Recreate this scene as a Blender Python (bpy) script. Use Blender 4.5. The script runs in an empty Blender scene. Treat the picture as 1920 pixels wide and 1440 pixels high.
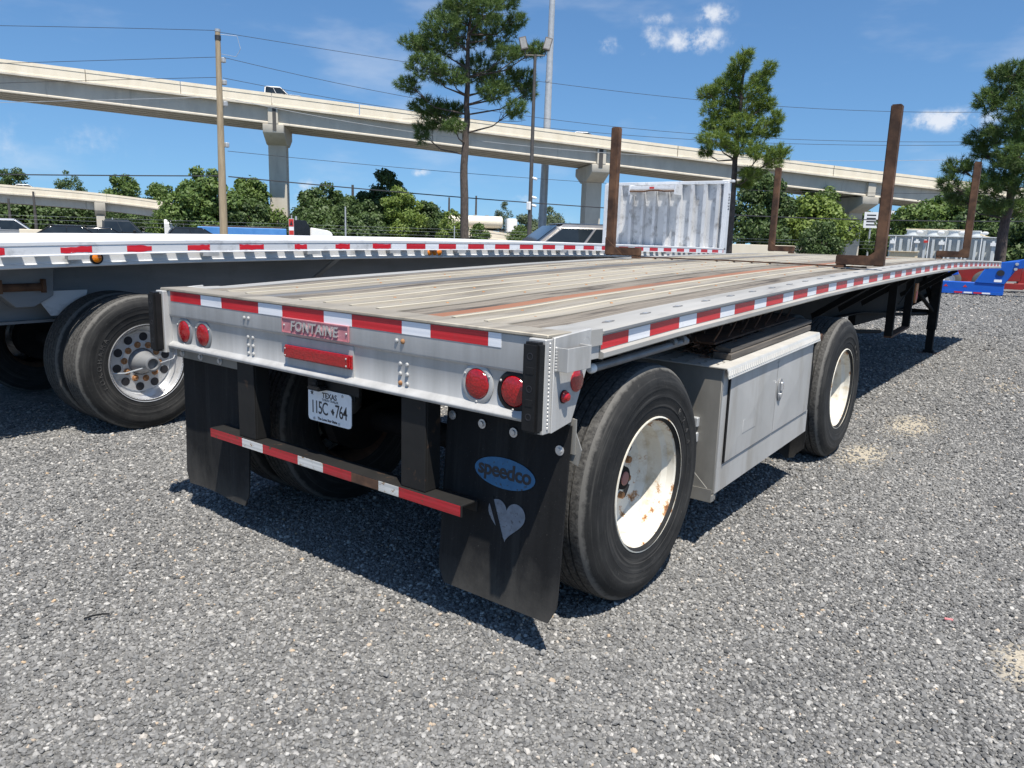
import bpy, bmesh, math, random
import numpy as np
from mathutils import Matrix, Vector

R = math.radians
PI = math.pi
scene = bpy.context.scene
COL = scene.collection
random.seed(7)
RNG = np.random.default_rng(7)

# ---------------------------------------------------------------- camera
cam_data = bpy.data.cameras.new("camera")
cam = bpy.data.objects.new("camera", cam_data)
COL.objects.link(cam)
cam_data.sensor_width = 36.0
cam_data.lens = 26.831
cam_data.clip_start = 0.05
cam_data.clip_end = 3000
_m = Matrix(((0.79058, -0.1390285, 0.5963676, 2.69890),
             (0.6116469, 0.1323369, -0.779984, -2.08599),
             (0.0295185, 0.9814061, 0.1896593, 1.56464),
             (0, 0, 0, 1)))
cam.matrix_world = _m
scene.camera = cam

# ---------------------------------------------------------------- sky and sun
SUN = Vector((0.345, -0.234, 1.0)).normalized()          # towards the sun
world = bpy.data.worlds.new("World")
scene.world = world
world.use_nodes = True
_t = world.node_tree
_t.nodes.clear()
_out = _t.nodes.new("ShaderNodeOutputWorld")
_bg = _t.nodes.new("ShaderNodeBackground")
_sky = _t.nodes.new("ShaderNodeTexSky")
_sky.sky_type = 'NISHITA'
_sky.sun_disc = False
_sky.sun_elevation = math.asin(SUN.z)
_sky.sun_rotation = math.atan2(SUN.x, SUN.y)
_sky.altitude = 0
_sky.air_density = 1.0
_sky.dust_density = 0.7
_sky.ozone_density = 2.2
_bg.inputs[1].default_value = 0.060
_co = _t.nodes.new("ShaderNodeTexCoord")
# clear dry air: the lowest, yellowest few degrees of the model sky are left out
_lift = _t.nodes.new("ShaderNodeVectorMath"); _lift.operation = 'MULTIPLY_ADD'
_lift.inputs[1].default_value = (1, 1, 0.92); _lift.inputs[2].default_value = (0, 0, 0.085)
_t.links.new(_co.outputs['Generated'], _lift.inputs[0])
_t.links.new(_lift.outputs[0], _sky.inputs['Vector'])


def _wm(op, a, b=None, c=None):
    n = _t.nodes.new("ShaderNodeMath"); n.operation = op
    for i, v in enumerate((a, b, c)):
        if v is None: continue
        if isinstance(v, (int, float)): n.inputs[i].default_value = v
        else: _t.links.new(v, n.inputs[i])
    return n.outputs[0]


_no = _t.nodes.new("ShaderNodeTexNoise")
_no.inputs['Scale'].default_value = 34
_no.inputs['Detail'].default_value = 9
_no.inputs['Roughness'].default_value = 0.62
_t.links.new(_co.outputs['Generated'], _no.inputs['Vector'])
_nl = _t.nodes.new("ShaderNodeTexNoise")
_nl.inputs['Scale'].default_value = 5
_nl.inputs['Detail'].default_value = 5
_nl.inputs['Roughness'].default_value = 0.55
_t.links.new(_co.outputs['Generated'], _nl.inputs['Vector'])
# fair-weather cumulus puffs: direction, half widths (along the horizon, upwards), strength
CLOUDS = [
    ((-0.4171, 0.8789, 0.2313), 0.034, 0.014, 1.0),
    ((-0.4610, 0.8560, 0.2330), 0.017, 0.016, 0.75),
    ((-0.3983, 0.8807, 0.2564), 0.022, 0.011, 0.95),
    ((-0.4514, 0.8554, 0.2540), 0.030, 0.008, 0.55),
    ((-0.5073, 0.8315, 0.2266), 0.016, 0.010, 0.65),
    ((-0.1616, 0.9771, 0.1387), 0.042, 0.011, 1.1),
    ((-0.6992, 0.7109, 0.0757), 0.011, 0.005, 0.9),
    ((-0.7919, 0.6087, 0.0494), 0.022, 0.013, 0.75),
    ((-0.5906, 0.8055, 0.0484), 0.034, 0.008, 0.55),
    ((-0.9226, 0.3758, 0.0865), 0.12, 0.030, 0.36),
]
_acc = None
for _d, _wh, _wv, _st in CLOUDS:
    _d = Vector(_d).normalized()
    _e1 = Vector((0, 0, 1)).cross(_d).normalized()
    _e2 = _d.cross(_e1)
    def _dot(v):
        n = _t.nodes.new("ShaderNodeVectorMath"); n.operation = 'DOT_PRODUCT'
        _t.links.new(_co.outputs['Generated'], n.inputs[0]); n.inputs[1].default_value = v
        return n.outputs['Value']
    _u = _wm('DIVIDE', _dot(_e1), _wh)
    _v = _wm('DIVIDE', _dot(_e2), _wv)
    _f = _wm('GREATER_THAN', _dot(_d), 0.0)
    _r2 = _wm('ADD', _wm('MULTIPLY', _u, _u), _wm('MULTIPLY', _v, _v))
    _g = _wm('MULTIPLY', _wm('EXPONENT', _wm('MULTIPLY', _r2, -0.8)), _st)
    _g = _wm('MULTIPLY', _g, _f)
    _acc = _g if _acc is None else _wm('MAXIMUM', _acc, _g)
_mr = _t.nodes.new("ShaderNodeMapRange"); _mr.interpolation_type = 'SMOOTHSTEP'
_mr.inputs['From Min'].default_value = 0.16; _mr.inputs['From Max'].default_value = 1.05
_t.links.new(_wm('MULTIPLY', _acc, _wm('MULTIPLY_ADD', _no.outputs['Fac'], 4.4, -1.45)), _mr.inputs['Value'])
# thin high veil, all round the sky
_vz = _t.nodes.new("ShaderNodeMapping"); _vz.inputs['Scale'].default_value = (1.0, 1.0, 3.2)
_t.links.new(_co.outputs['Generated'], _vz.inputs['Vector']); _t.links.new(_vz.outputs[0], _nl.inputs['Vector'])
_vr = _t.nodes.new("ShaderNodeMapRange"); _vr.interpolation_type = 'SMOOTHSTEP'
_vr.inputs['From Min'].default_value = 0.5; _vr.inputs['From Max'].default_value = 0.78
_vr.inputs['To Max'].default_value = 0.26
_t.links.new(_nl.outputs['Fac'], _vr.inputs['Value'])
_cf = _wm('MINIMUM', _wm('ADD', _wm('MULTIPLY', _mr.outputs[0], 0.8), _vr.outputs[0]), 0.92)
_mx = _t.nodes.new("ShaderNodeMix"); _mx.data_type = 'RGBA'
_t.links.new(_cf, _mx.inputs[0])
_hs = _t.nodes.new("ShaderNodeMix"); _hs.data_type = 'RGBA'; _hs.blend_type = 'MULTIPLY'
_hs.inputs[0].default_value = 1.0
_hs.inputs[7].default_value = (0.92, 1.30, 1.58, 1)          # the camera's deep blue white balance
_t.links.new(_sky.outputs[0], _hs.inputs[6])
_t.links.new(_hs.outputs[2], _mx.inputs[6])
_mx.inputs[7].default_value = (10.0, 10.3, 10.8, 1)
_t.links.new(_mx.outputs[2], _bg.inputs[0])
_t.links.new(_bg.outputs[0], _out.inputs[0])

sun_data = bpy.data.lights.new("sun", 'SUN')
sun_data.energy = 5.0
sun_data.angle = R(0.53)
sun_data.color = (1.0, 0.94, 0.85)
sun = bpy.data.objects.new("sun", sun_data)
COL.objects.link(sun)
sun.rotation_euler = SUN.to_track_quat('Z', 'Y').to_euler()
sun.location = (4, -3, 12)

scene.view_settings.view_transform = 'Standard'
scene.view_settings.look = 'None'
scene.view_settings.exposure = 0.62
scene.view_settings.gamma = 1.0
scene.view_settings.use_curve_mapping = False
scene.cycles.use_denoising = True
scene.cycles.max_bounces = 6
scene.cycles.diffuse_bounces = 3
scene.cycles.transparent_max_bounces = 6

# ---------------------------------------------------------------- measured layout (metres)
PINE_A_TRUNK = [(-22.32, 26.52, 0.0), (-22.4, 26.45, 4.35), (-22.35, 26.49, 6.32), (-22.33, 26.5, 8.01), (-22.34, 26.5, 9.67), (-22.3, 26.53, 11.07), (-22.25, 26.58, 12.56)]
PINE_A_TUFTS = [(-21.94, 25.72, 11.85, 0.97, 0.56), (-20.97, 26.0, 11.44, 0.96, 0.6), (-20.91, 27.32, 12.11, 0.72, 0.36), (-22.48, 24.84, 10.77, 1.01, 0.55), (-23.4, 23.96, 9.98, 0.6, 0.28), (-23.19, 25.26, 10.13, 1.13, 0.57), (-23.28, 27.36, 10.99, 0.91, 0.65), (-22.0, 28.05, 11.12, 1.02, 0.75), (-21.01, 28.4, 11.54, 0.48, 0.42), (-20.52, 27.05, 9.76, 0.66, 0.36), (-20.34, 28.26, 10.06, 0.68, 0.31), (-19.49, 28.12, 10.08, 0.46, 0.26), (-23.76, 24.03, 8.25, 0.56, 0.33), (-22.84, 24.28, 8.98, 1.0, 0.55), (-22.38, 25.27, 8.7, 0.91, 0.41), (-22.88, 27.84, 9.49, 1.03, 0.76), (-21.74, 28.3, 8.97, 0.91, 0.64), (-20.71, 28.82, 8.96, 0.58, 0.53), (-20.52, 28.85, 8.42, 0.42, 0.42), (-20.1, 27.35, 7.39, 0.56, 0.41), (-21.0, 26.92, 8.15, 0.77, 0.46), (-23.99, 25.49, 7.51, 0.84, 0.42), (-23.81, 26.12, 7.04, 0.9, 0.53), (-24.46, 25.62, 6.33, 0.42, 0.53), (-23.58, 26.76, 7.46, 0.69, 0.43), (-22.13, 25.34, 6.5, 0.51, 0.23), (-23.2, 26.11, 11.7, 0.68, 0.47), (-22.32, 27.26, 12.86, 1.06, 0.53), (-22.71, 26.2, 12.83, 1.04, 0.47)]
PINE_B_TRUNK = [(-12.31, 34.99, 0.0), (-12.36, 34.97, 3.0), (-12.39, 34.96, 5.54), (-12.36, 34.97, 7.52), (-12.35, 34.98, 9.22), (-12.33, 34.98, 10.42)]
PINE_B_TUFTS = [(-12.03, 34.34, 10.12, 0.39, 0.34), (-12.55, 34.82, 9.79, 0.53, 0.42), (-10.94, 34.61, 9.54, 0.31, 0.33), (-11.96, 36.22, 9.4, 0.48, 0.38), (-13.15, 35.61, 9.4, 0.54, 0.38), (-13.06, 34.83, 8.9, 0.8, 0.42), (-11.49, 34.76, 8.63, 0.62, 0.46), (-14.17, 35.27, 8.79, 0.55, 0.33), (-13.3, 34.82, 7.93, 0.96, 0.53), (-12.55, 36.29, 8.21, 1.14, 0.6), (-11.55, 36.16, 8.22, 0.48, 0.37), (-13.28, 34.61, 7.16, 0.8, 0.4), (-12.0, 34.79, 7.03, 1.15, 0.57), (-11.17, 35.71, 7.0, 0.63, 0.47), (-10.71, 35.45, 7.43, 0.31, 0.31), (-12.94, 33.64, 6.36, 0.83, 0.36), (-11.92, 34.46, 6.09, 1.04, 0.41), (-13.98, 34.99, 5.98, 0.32, 0.24), (-10.77, 34.23, 5.7, 0.71, 0.33), (-10.06, 34.74, 5.77, 0.4, 0.38), (-10.82, 35.87, 5.47, 0.47, 0.29), (-11.34, 34.74, 4.84, 0.67, 0.23), (-11.93, 35.23, 4.39, 0.42, 0.18)]
PINE_C_TRUNK = [(-0.92, 35.74, 0.0), (-0.92, 35.74, 2.24), (-0.86, 35.75, 3.53), (-0.86, 35.75, 5.21), (-0.98, 35.74, 7.07), (-1.26, 35.71, 8.71)]
PINE_C_TUFTS = [(-2.84, 35.43, 4.95, 0.59, 0.36), (-3.08, 35.09, 4.28, 0.45, 0.34), (-2.83, 36.86, 3.82, 0.61, 0.3), (-1.62, 34.68, 4.06, 0.82, 0.48), (-1.23, 35.41, 4.73, 0.92, 0.57), (-0.54, 34.95, 4.21, 0.6, 0.56), (-2.07, 36.03, 6.09, 0.81, 0.5), (-1.21, 34.95, 6.33, 0.9, 0.65), (-2.04, 35.2, 7.48, 0.66, 0.48), (-1.57, 36.45, 8.05, 0.81, 0.58), (-1.31, 35.22, 8.55, 0.56, 0.35), (-1.91, 35.77, 8.59, 0.4, 0.31), (-2.19, 36.59, 5.68, 0.46, 0.32), (-0.79, 34.61, 7.1, 0.63, 0.55), (-0.73, 34.31, 5.23, 0.84, 0.5), (-1.22, 34.93, 3.32, 0.65, 0.28), (-0.55, 36.54, 3.31, 0.67, 0.4), (-0.46, 36.11, 6.06, 0.66, 0.66), (-0.57, 35.04, 8.13, 0.59, 0.53)]
WIRE_PATHS = [[(-31.17, 19.2, 10.4), (-26.58, 26.61, 10.0), (-15.97, 37.76, 9.03), (-7.34, 43.83, 8.67), (-0.34, 47.82, 8.81)], [(-31.07, 19.35, 9.31), (-25.82, 27.37, 8.25), (-21.91, 33.17, 7.75), (-16.14, 38.78, 7.41), (-7.17, 43.87, 7.12), (-0.14, 47.83, 7.33)], [(-31.09, 19.32, 8.4), (-26.39, 26.81, 7.72), (-21.9, 33.19, 7.28), (-16.12, 38.79, 7.1), (-7.15, 43.87, 6.95), (-0.12, 47.83, 7.16)], [(-31.06, 19.37, 7.53), (-25.81, 27.38, 6.61), (-20.42, 34.17, 6.16), (-16.06, 38.82, 6.14), (-7.07, 43.89, 6.16), (-0.02, 47.84, 6.47)], [(-31.06, 19.37, 5.13), (-25.8, 27.39, 4.85), (-20.72, 33.97, 4.56), (-13.58, 39.87, 4.46), (-6.38, 44.03, 4.47), (0.22, 47.85, 4.69)], [(-31.08, 19.34, 3.97), (-25.79, 27.4, 3.59), (-19.57, 34.7, 3.24), (-13.73, 39.81, 3.08), (-7.75, 43.74, 3.05), (0.42, 47.86, 3.2)], [(-39.82, 9.23, 9.7), (-34.74, 15.81, 10.32), (-31.22, 19.12, 10.46)], [(-39.87, 9.06, 7.96), (-34.78, 15.74, 8.92), (-31.25, 19.06, 9.3)], [(-39.89, 8.99, 7.14), (-34.8, 15.69, 8.06), (-31.27, 19.03, 8.41)], [(-39.9, 8.91, 6.36), (-34.83, 15.64, 7.19), (-31.29, 19.0, 7.54)], [(-39.97, 8.64, 3.5), (-36.24, 13.66, 3.72), (-31.28, 19.01, 3.98)]]
OVERPASS_PATH = [(-100.85, 22.6, 18.98), (-92.18, 32.0, 18.28), (-86.51, 38.14, 17.8), (-79.83, 45.34, 17.12), (-73.03, 52.63, 16.28), (-66.41, 59.79, 15.69), (-58.52, 68.27, 14.82), (-48.95, 78.59, 13.89), (-40.39, 87.82, 13.01), (-31.09, 97.85, 12.08), (-27.07, 102.18, 11.69), (-20.36, 109.44, 11.09), (-16.31, 113.8, 10.66), (-3.16, 128.05, 9.57), (14.83, 147.62, 8.38)]
OVERPASS_JOINTS = [(-85.16, 36.85), (-78.64, 44.2), (-72.02, 51.67), (-65.55, 58.97), (-40.16, 87.61), (-27.16, 102.27)]
OVERPASS_PIERS = [(-70.71, 50.74), (-46.44, 77.94), (-22.07, 105.23)]
RAMP_PATH = [(-140.21, 27.81, 8.01), (-134.26, 45.52, 7.18), (-131.65, 52.46, 6.8), (-128.81, 59.0, 6.51), (-124.31, 67.88, 5.42)]
LOW_BRIDGE_PATH = [(-97.17, 73.08, 4.1), (-83.21, 88.71, 3.33), (-78.12, 94.58, 2.65), (-72.22, 100.46, 1.45), (-62.3, 109.34, 0.11)]
RAMP_COLUMN = (-129.2, 58.2)
RAMP_CAR = (-134.2, 48.8)

# ---------------------------------------------------------------- materials
MATS = {}


class NT:
    def __init__(s, name):
        s.m = bpy.data.materials.new(name); s.m.use_nodes = True
        s.t = s.m.node_tree; s.n = s.t.nodes; s.b = s.n['Principled BSDF']
        s.pos = s.n.new("ShaderNodeNewGeometry").outputs['Position']

    def link(s, a, b): s.t.links.new(a, b)

    def mapping(s, scale, vec=None):
        n = s.n.new("ShaderNodeMapping")
        n.inputs['Scale'].default_value = scale if not isinstance(scale, (int, float)) else (scale,) * 3
        s.link(vec or s.pos, n.inputs['Vector']); return n.outputs[0]

    def noise(s, scale=1.0, detail=4, rough=.55, stretch=(1, 1, 1), vec=None, dist=0.0):
        n = s.n.new("ShaderNodeTexNoise")
        n.inputs['Scale'].default_value = scale; n.inputs['Detail'].default_value = detail
        n.inputs['Roughness'].default_value = rough; n.inputs['Distortion'].default_value = dist
        s.link(s.mapping(stretch, vec), n.inputs['Vector']); return n.outputs['Fac']

    def voro(s, scale, feature='F1', out='Distance', vec=None, rnd=1.0):
        n = s.n.new("ShaderNodeTexVoronoi"); n.feature = feature
        n.inputs['Scale'].default_value = scale; n.inputs['Randomness'].default_value = rnd
        s.link(vec or s.pos, n.inputs['Vector']); return n.outputs[out]

    def ramp(s, fac, stops):
        n = s.n.new("ShaderNodeValToRGB"); e = n.color_ramp.elements
        while len(e) < len(stops): e.new(.5)
        for i, (p, c) in enumerate(stops):
            e[i].position = p; e[i].color = c if len(c) == 4 else (*c, 1)
        s.link(fac, n.inputs[0]); return n.outputs[0]

    def rng(s, fac, a, b, c=0.0, d=1.0):
        n = s.n.new("ShaderNodeMapRange"); n.clamp = True
        for k, v in zip(('From Min', 'From Max', 'To Min', 'To Max'), (a, b, c, d)): n.inputs[k].default_value = v
        s.link(fac, n.inputs['Value']); return n.outputs[0]

    def mix(s, fac, a, b):
        n = s.n.new("ShaderNodeMix"); n.data_type = 'RGBA'
        for sock, v in ((n.inputs[0], fac), (n.inputs[6], a), (n.inputs[7], b)):
            if isinstance(v, (int, float)): sock.default_value = v
            elif isinstance(v, tuple): sock.default_value = v if len(v) == 4 else (*v, 1)
            else: s.link(v, sock)
        return n.outputs[2]

    def math(s, op, a, b=None):
        n = s.n.new("ShaderNodeMath"); n.operation = op
        for i, v in enumerate((a, b)):
            if v is None: continue
            if isinstance(v, (int, float)): n.inputs[i].default_value = v
            else: s.link(v, n.inputs[i])
        return n.outputs[0]

    def bump(s, h, strength=.3, distance=.01):
        n = s.n.new("ShaderNodeBump"); n.inputs['Strength'].default_value = strength
        n.inputs['Distance'].default_value = distance
        s.link(h, n.inputs['Height']); s.link(n.outputs[0], s.b.inputs['Normal'])

    def done(s, col=None, rough=None, metal=0.0, spec=None):
        if col is not None:
            if isinstance(col, tuple): s.b.inputs['Base Color'].default_value = (*col[:3], 1)
            else: s.link(col, s.b.inputs['Base Color'])
        if rough is not None:
            if isinstance(rough, (int, float)): s.b.inputs['Roughness'].default_value = rough
            else: s.link(rough, s.b.inputs['Roughness'])
        if isinstance(metal, (int, float)): s.b.inputs['Metallic'].default_value = metal
        else: s.link(metal, s.b.inputs['Metallic'])
        if spec is not None: s.b.inputs['Specular IOR Level'].default_value = spec
        return s.m


def two(name, a, b, scale=3, rough=.6, metal=0.0, stretch=(1, 1, 1), lo=.3, hi=.7, bump=0, bscale=None, dirt=None, spec=None, detail=5, vary=0):
    """two-tone noise paint; dirt = (colour, scale, low, high, stretch)"""
    k = NT(name)
    c = k.mix(k.rng(k.noise(scale, detail, .6, stretch), lo, hi), a, b)
    if dirt:
        col, sc, l, h, st = dirt
        c = k.mix(k.rng(k.noise(sc, 7, .65, st), l, h), c, col)
    if vary:
        oi = k.n.new('ShaderNodeObjectInfo').outputs['Random']
        c = k.mix(k.rng(oi, 0, 1, 0, vary), c, tuple(x * .45 for x in a))
    if bump: k.bump(k.noise(bscale or scale * 8, 4, .6, stretch), bump, .004)
    return k.done(c, rough, metal, spec)


M = {}
M['alu'] = two('weathered_aluminium', (.35, .347, .335), (.47, .467, .455), 2.2, .45, .15, (6, 6, .6), bump=.06, bscale=60,
               dirt=((.26, .25, .23), 3.5, .58, .80, (1, 1, .35)))
M['alu_bright'] = two('bright_aluminium', (.46, .445, .41), (.58, .565, .53), 8, .4, .12, bump=.05, bscale=90)
M['alu_box'] = two('dusty_aluminium_sheet', (.36, .358, .345), (.47, .467, .455), 2.5, .42, .12, (1, 1, .5), dirt=((.25, .225, .19), 3, .48, .80, (1, 2.2, .35)), bump=.04, bscale=20)
M['alu_side'] = two('grimy_aluminium', (.17, .165, .15), (.30, .29, .265), 4, .5, .25, (1, 1, .4), dirt=((.20, .18, .15), 6, .55, .8, (1, 1, .3)))
M['alu_deck'] = two('worn_deck_aluminium', (.28, .25, .20), (.40, .365, .30), 1.3, .55, .15, (3, .35, 1), lo=.35, hi=.65, bump=.08, bscale=50,
                    dirt=((.13, .112, .09), 2.6, .50, .74, (2.5, .35, 1)), vary=.22)
M['rail'] = two('grey_rail_aluminium', (.28, .272, .25), (.42, .41, .385), 1.6, .5, .1, (4, .4, 2), bump=.05, bscale=60, dirt=((.16, .15, .14), 3, .54, .78, (3, .5, 3)))
M['ridge'] = two('ridge_aluminium', (.46, .41, .31), (.56, .51, .40), 2, .5, .1, (2, .5, 1))
M['alu_white'] = two('bleached_aluminium', (.60, .61, .62), (.72, .72, .72), 2, .45, .2, (1, .3, 1), dirt=((.34, .34, .34), 9, .56, .74, (1, .5, .7)), bump=.1, bscale=30)
M['alu_head'] = two('scuffed_headboard_aluminium', (.42, .43, .44), (.58, .585, .59), 3, .5, .1, (1, 1, .6), dirt=((.20, .195, .185), 7, .52, .72, (1, 1, .8)), bump=.15, bscale=25)
M['alu_shade'] = two('dull_grey_aluminium', (.20, .205, .21), (.28, .285, .29), 3, .5, .3, (1, .3, 2), dirt=((.2, .2, .2), 5, .55, .8, (1, 1, 1)))  # base darkened for the shaded left beam; plain darker metal on hubs and rings
M['chrome'] = two('polished_metal', (.72, .73, .74), (.82, .82, .82), 8, .2, .85)
M['alu_wheel'] = two('polished_wheel', (.66, .67, .68), (.80, .80, .80), 9, .3, .65, dirt=((.4, .37, .33), 14, .58, .8, (1, 1, 1)))
M['zinc'] = two('zinc_bolt', (.5, .5, .5), (.62, .62, .62), 40, .35, .6)
M['rustbolt'] = two('rusty_bolt', (.22, .10, .04), (.42, .22, .10), 40, .7, .2)
M['black_plastic'] = two('black_rubber_block', (.006, .006, .0065), (.011, .011, .0115), 20, .55, spec=.3, bump=.1, bscale=80)
M['black_flap'] = two('black_flap_rubber', (.010, .0105, .0115), (.022, .0225, .024), 3, .6, stretch=(4, 1, .5), dirt=((.045, .044, .042), 2.2, .55, .85, (7, 1, .35)), spec=.3, bump=.06, bscale=30)
def _flap():
    k = NT('dusty_flap_rubber')
    c = k.mix(k.rng(k.noise(3, 5, .6, (4, 1, .5)), .3, .7), (.008, .0082, .0088), (.017, .0172, .018))
    c = k.mix(k.rng(k.noise(2.2, 7, .65, (8, 1, .3)), .52, .85), c, (.040, .039, .037))
    sp = k.n.new("ShaderNodeSeparateXYZ"); k.link(k.pos, sp.inputs[0])
    low = k.math('ADD', sp.outputs[2], k.math('MULTIPLY', k.noise(5, 6, .7, (1, 1, .5)), .55))
    c = k.mix(k.rng(low, .62, .34, 0, .8), c, (.075, .071, .064))
    c = k.mix(k.rng(k.noise(120, 3, .7), .66, .74, 0, .6), c, (.10, .095, .085))
    k.bump(k.noise(6, 4, .6), .25, .02)
    return k.done(c, .7, spec=.18)


M['black_flap'] = _flap()
M['black_steel'] = two('black_painted_steel', (.008, .008, .008), (.017, .0165, .016), 5, .6, spec=.3, dirt=((.10, .055, .03), 9, .60, .72, (1, 1, 1)), bump=.15, bscale=40)
M['frame_black'] = two('dirty_black_frame', (.007, .007, .007), (.014, .0135, .013), 4, .8, spec=.2, dirt=((.035, .028, .022), 5, .6, .8, (1, 1, 1)))
M['rust'] = two('rusty_steel', (.040, .018, .010), (.150, .076, .040), 7, .8, .1, lo=.36, hi=.66, bump=.3, bscale=60, dirt=((.028, .016, .010), 4, .50, .72, (1, 1, .35)), detail=9)
M['rust_dark'] = two('dark_rusty_steel', (.05, .025, .015), (.13, .065, .035), 12, .85, bump=.3, bscale=60)
M['rust_strip'] = two('rust_brown_strip', (.20, .085, .045), (.29, .14, .085), 1.4, .8, stretch=(2, .5, 1), dirt=((.12, .10, .09), 1.0, .60, .72, (1, .5, 1)))
M['wood'] = two('grey_weathered_wood', (.075, .063, .050), (.25, .22, .18), 2.0, .85, stretch=(26, .8, 1), lo=.25, hi=.72, bump=.35, bscale=14,
                dirt=((.035, .028, .022), 2.2, .50, .66, (6, .7, 1)), detail=9)
M['wood_dark'] = two('dark_old_lumber', (.05, .045, .04), (.12, .105, .09), 3, .9, stretch=(16, 1, 16), bump=.3, bscale=20)
M['wood_new'] = two('new_pine_boards', (.62, .48, .30), (.76, .63, .43), 4, .7, stretch=(1, 6, 6))
M['dark_strip'] = two('dark_worn_strip', (.07, .072, .075), (.15, .15, .15), 1.2, .7, stretch=(8, .5, 1), dirt=((.20, .11, .07), 1.3, .56, .7, (2, .5, 1)))
M['pole_wood'] = two('brown_pole_wood', (.26, .20, .13), (.40, .32, .21), 3, .9, stretch=(5, 5, .5), bump=.4, bscale=12)
M['galv'] = two('galvanised_steel', (.36, .38, .39), (.48, .49, .50), 2, .45, .3)
M['dark_pole'] = two('dark_bronze_pole', (.07, .06, .055), (.11, .10, .09), 4, .5, .2)
M['wire'] = two('dark_wire', (.02, .022, .025), (.04, .04, .045), 4, .6)
M['paint_white'] = two('white_paint', (.76, .76, .75), (.82, .82, .81), 2, .3)
M['glass_dark'] = two('dark_window_glass', (.010, .014, .018), (.02, .026, .03), 2, .06)
M['glass_blue'] = two('tinted_windscreen', (.02, .035, .055), (.03, .05, .075), 2, .05)
M['suv'] = two('champagne_silver_paint', (.30, .285, .275), (.36, .345, .33), 2, .28, .45)
M['silver'] = two('silver_car_paint', (.50, .51, .53), (.56, .57, .58), 2, .28, .4)
M['black_car'] = two('black_car_paint', (.008, .008, .01), (.014, .014, .016), 2, .15)
M['grey_car'] = two('dark_grey_car_paint', (.035, .04, .045), (.05, .055, .06), 2, .2)
M['blue_paint'] = two('blue_truck_paint', (.06, .20, .48), (.09, .26, .56), 2, .4)
M['blue_low'] = two('bright_blue_paint', (.005, .075, .38), (.008, .10, .46), 1.5, .4, dirt=((.05, .06, .10), 3, .62, .8, (1, 1, 1)))
M['red_low'] = two('dark_red_paint', (.20, .015, .015), (.32, .025, .02), 1.5, .45, dirt=((.10, .03, .02), 3, .55, .75, (1, 1, 1)))
M['red_bright'] = two('red_paint', (.45, .03, .025), (.55, .04, .03), 2, .4)
M['cream'] = two('cream_tank_paint', (.70, .64, .52), (.76, .70, .58), .6, .4)
M['grey_trafo'] = two('pale_grey_enamel', (.46, .49, .50), (.56, .58, .58), 2, .4)
M['red_lens'] = None
M['white_wall'] = two('white_wall', (.68, .69, .70), (.76, .77, .77), .4, .7)


def _lens(name, col, rough=.12):
    k = NT(name)
    v = k.voro(110, 'F1', 'Distance')
    k.bump(v, .3, .003)
    k.b.inputs['Subsurface Weight'].default_value = 0.0
    k.b.inputs['Coat Weight'].default_value = .6
    return k.done(k.mix(k.rng(v, 0, .7), tuple(c * 1.15 for c in col), tuple(c * .75 for c in col)), rough)


M['red_lens'] = _lens('red_lamp_lens', (.36, .004, .007))
M['amber_lens'] = _lens('amber_lamp_lens', (.75, .22, .01))


def _tape(name, a, b, chip, under=(.72, .73, .74)):
    k = NT(name)
    line = k.noise(1.0, 2, .4, (1.5, 1.5, 95))
    c = k.mix(k.rng(line, .4, .6), a, b)
    c = k.mix(k.rng(k.noise(26, 6, .7), chip, chip + .02), c, under)
    c = k.mix(k.rng(k.noise(5, 5, .6), .6, .85), c, tuple(x * .55 + .05 for x in a))
    return k.done(c, .25, .0)


M['tape_red'] = _tape('red_reflective_tape', (.46, .014, .022), (.56, .022, .032), .82)
M['tape_white'] = _tape('white_reflective_tape', (.70, .72, .76), (.80, .81, .83), .9)
M['tape_red_torn'] = _tape('torn_red_reflective_tape', (.50, .010, .02), (.58, .018, .03), .66)

M['guard_red'] = _tape('faded_guard_tape_red', (.30, .015, .02), (.40, .02, .03), .60, (.09, .05, .03))
M['guard_white'] = _tape('dirty_guard_tape_white', (.46, .47, .46), (.62, .62, .60), .58, (.24, .15, .07))


def _tyre():
    k = NT('tyre_rubber')
    tc = k.n.new("ShaderNodeTexCoord").outputs['Object']
    s3 = k.n.new("ShaderNodeSeparateXYZ"); k.link(tc, s3.inputs[0])
    r = k.math('POWER', k.math('ADD', k.math('MULTIPLY', s3.outputs[1], s3.outputs[1]), k.math('MULTIPLY', s3.outputs[2], s3.outputs[2])), .5)
    cv = k.n.new("ShaderNodeCombineXYZ"); k.link(k.math('MULTIPLY', r, 60.0), cv.inputs[0])
    k.link(k.math('MULTIPLY', s3.outputs[1], 2.2), cv.inputs[1]); k.link(k.math('MULTIPLY', s3.outputs[2], 2.2), cv.inputs[2])
    ringn = k.noise(1.0, 5, .6, vec=cv.outputs[0])
    c = k.mix(k.rng(k.noise(7, 6, .6, vec=tc), .35, .7), (.010, .0102, .0105), (.024, .0238, .0232))
    c = k.mix(k.rng(ringn, .52, .74), c, (.058, .056, .052))
    c = k.mix(k.rng(k.noise(42, 5, .75, vec=tc), .60, .82), c, (.085, .081, .074))
    sh = k.rng(k.math('ADD', r, k.math('MULTIPLY', k.noise(26, 4, .7, vec=tc), .03)), .514, .526)
    c = k.mix(sh, c, (.11, .106, .098))
    k.bump(k.math('ADD', k.noise(160, 3, .6, vec=tc), k.math('MULTIPLY', ringn, 1.5)), .3, .003)
    return k.done(c, .75, spec=.3)


def _tread():
    k = NT('dusty_tyre_tread')
    tc = k.n.new("ShaderNodeTexCoord").outputs['Object']
    c = k.mix(k.rng(k.noise(60, 6, .7, vec=tc), .35, .7), (.022, .022, .022), (.105, .102, .096))
    k.bump(k.noise(120, 4, .7, vec=tc), .5, .004)
    return k.done(c, .85, spec=.3)


M['tyre'] = _tyre(); M['tread'] = _tread()


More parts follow.
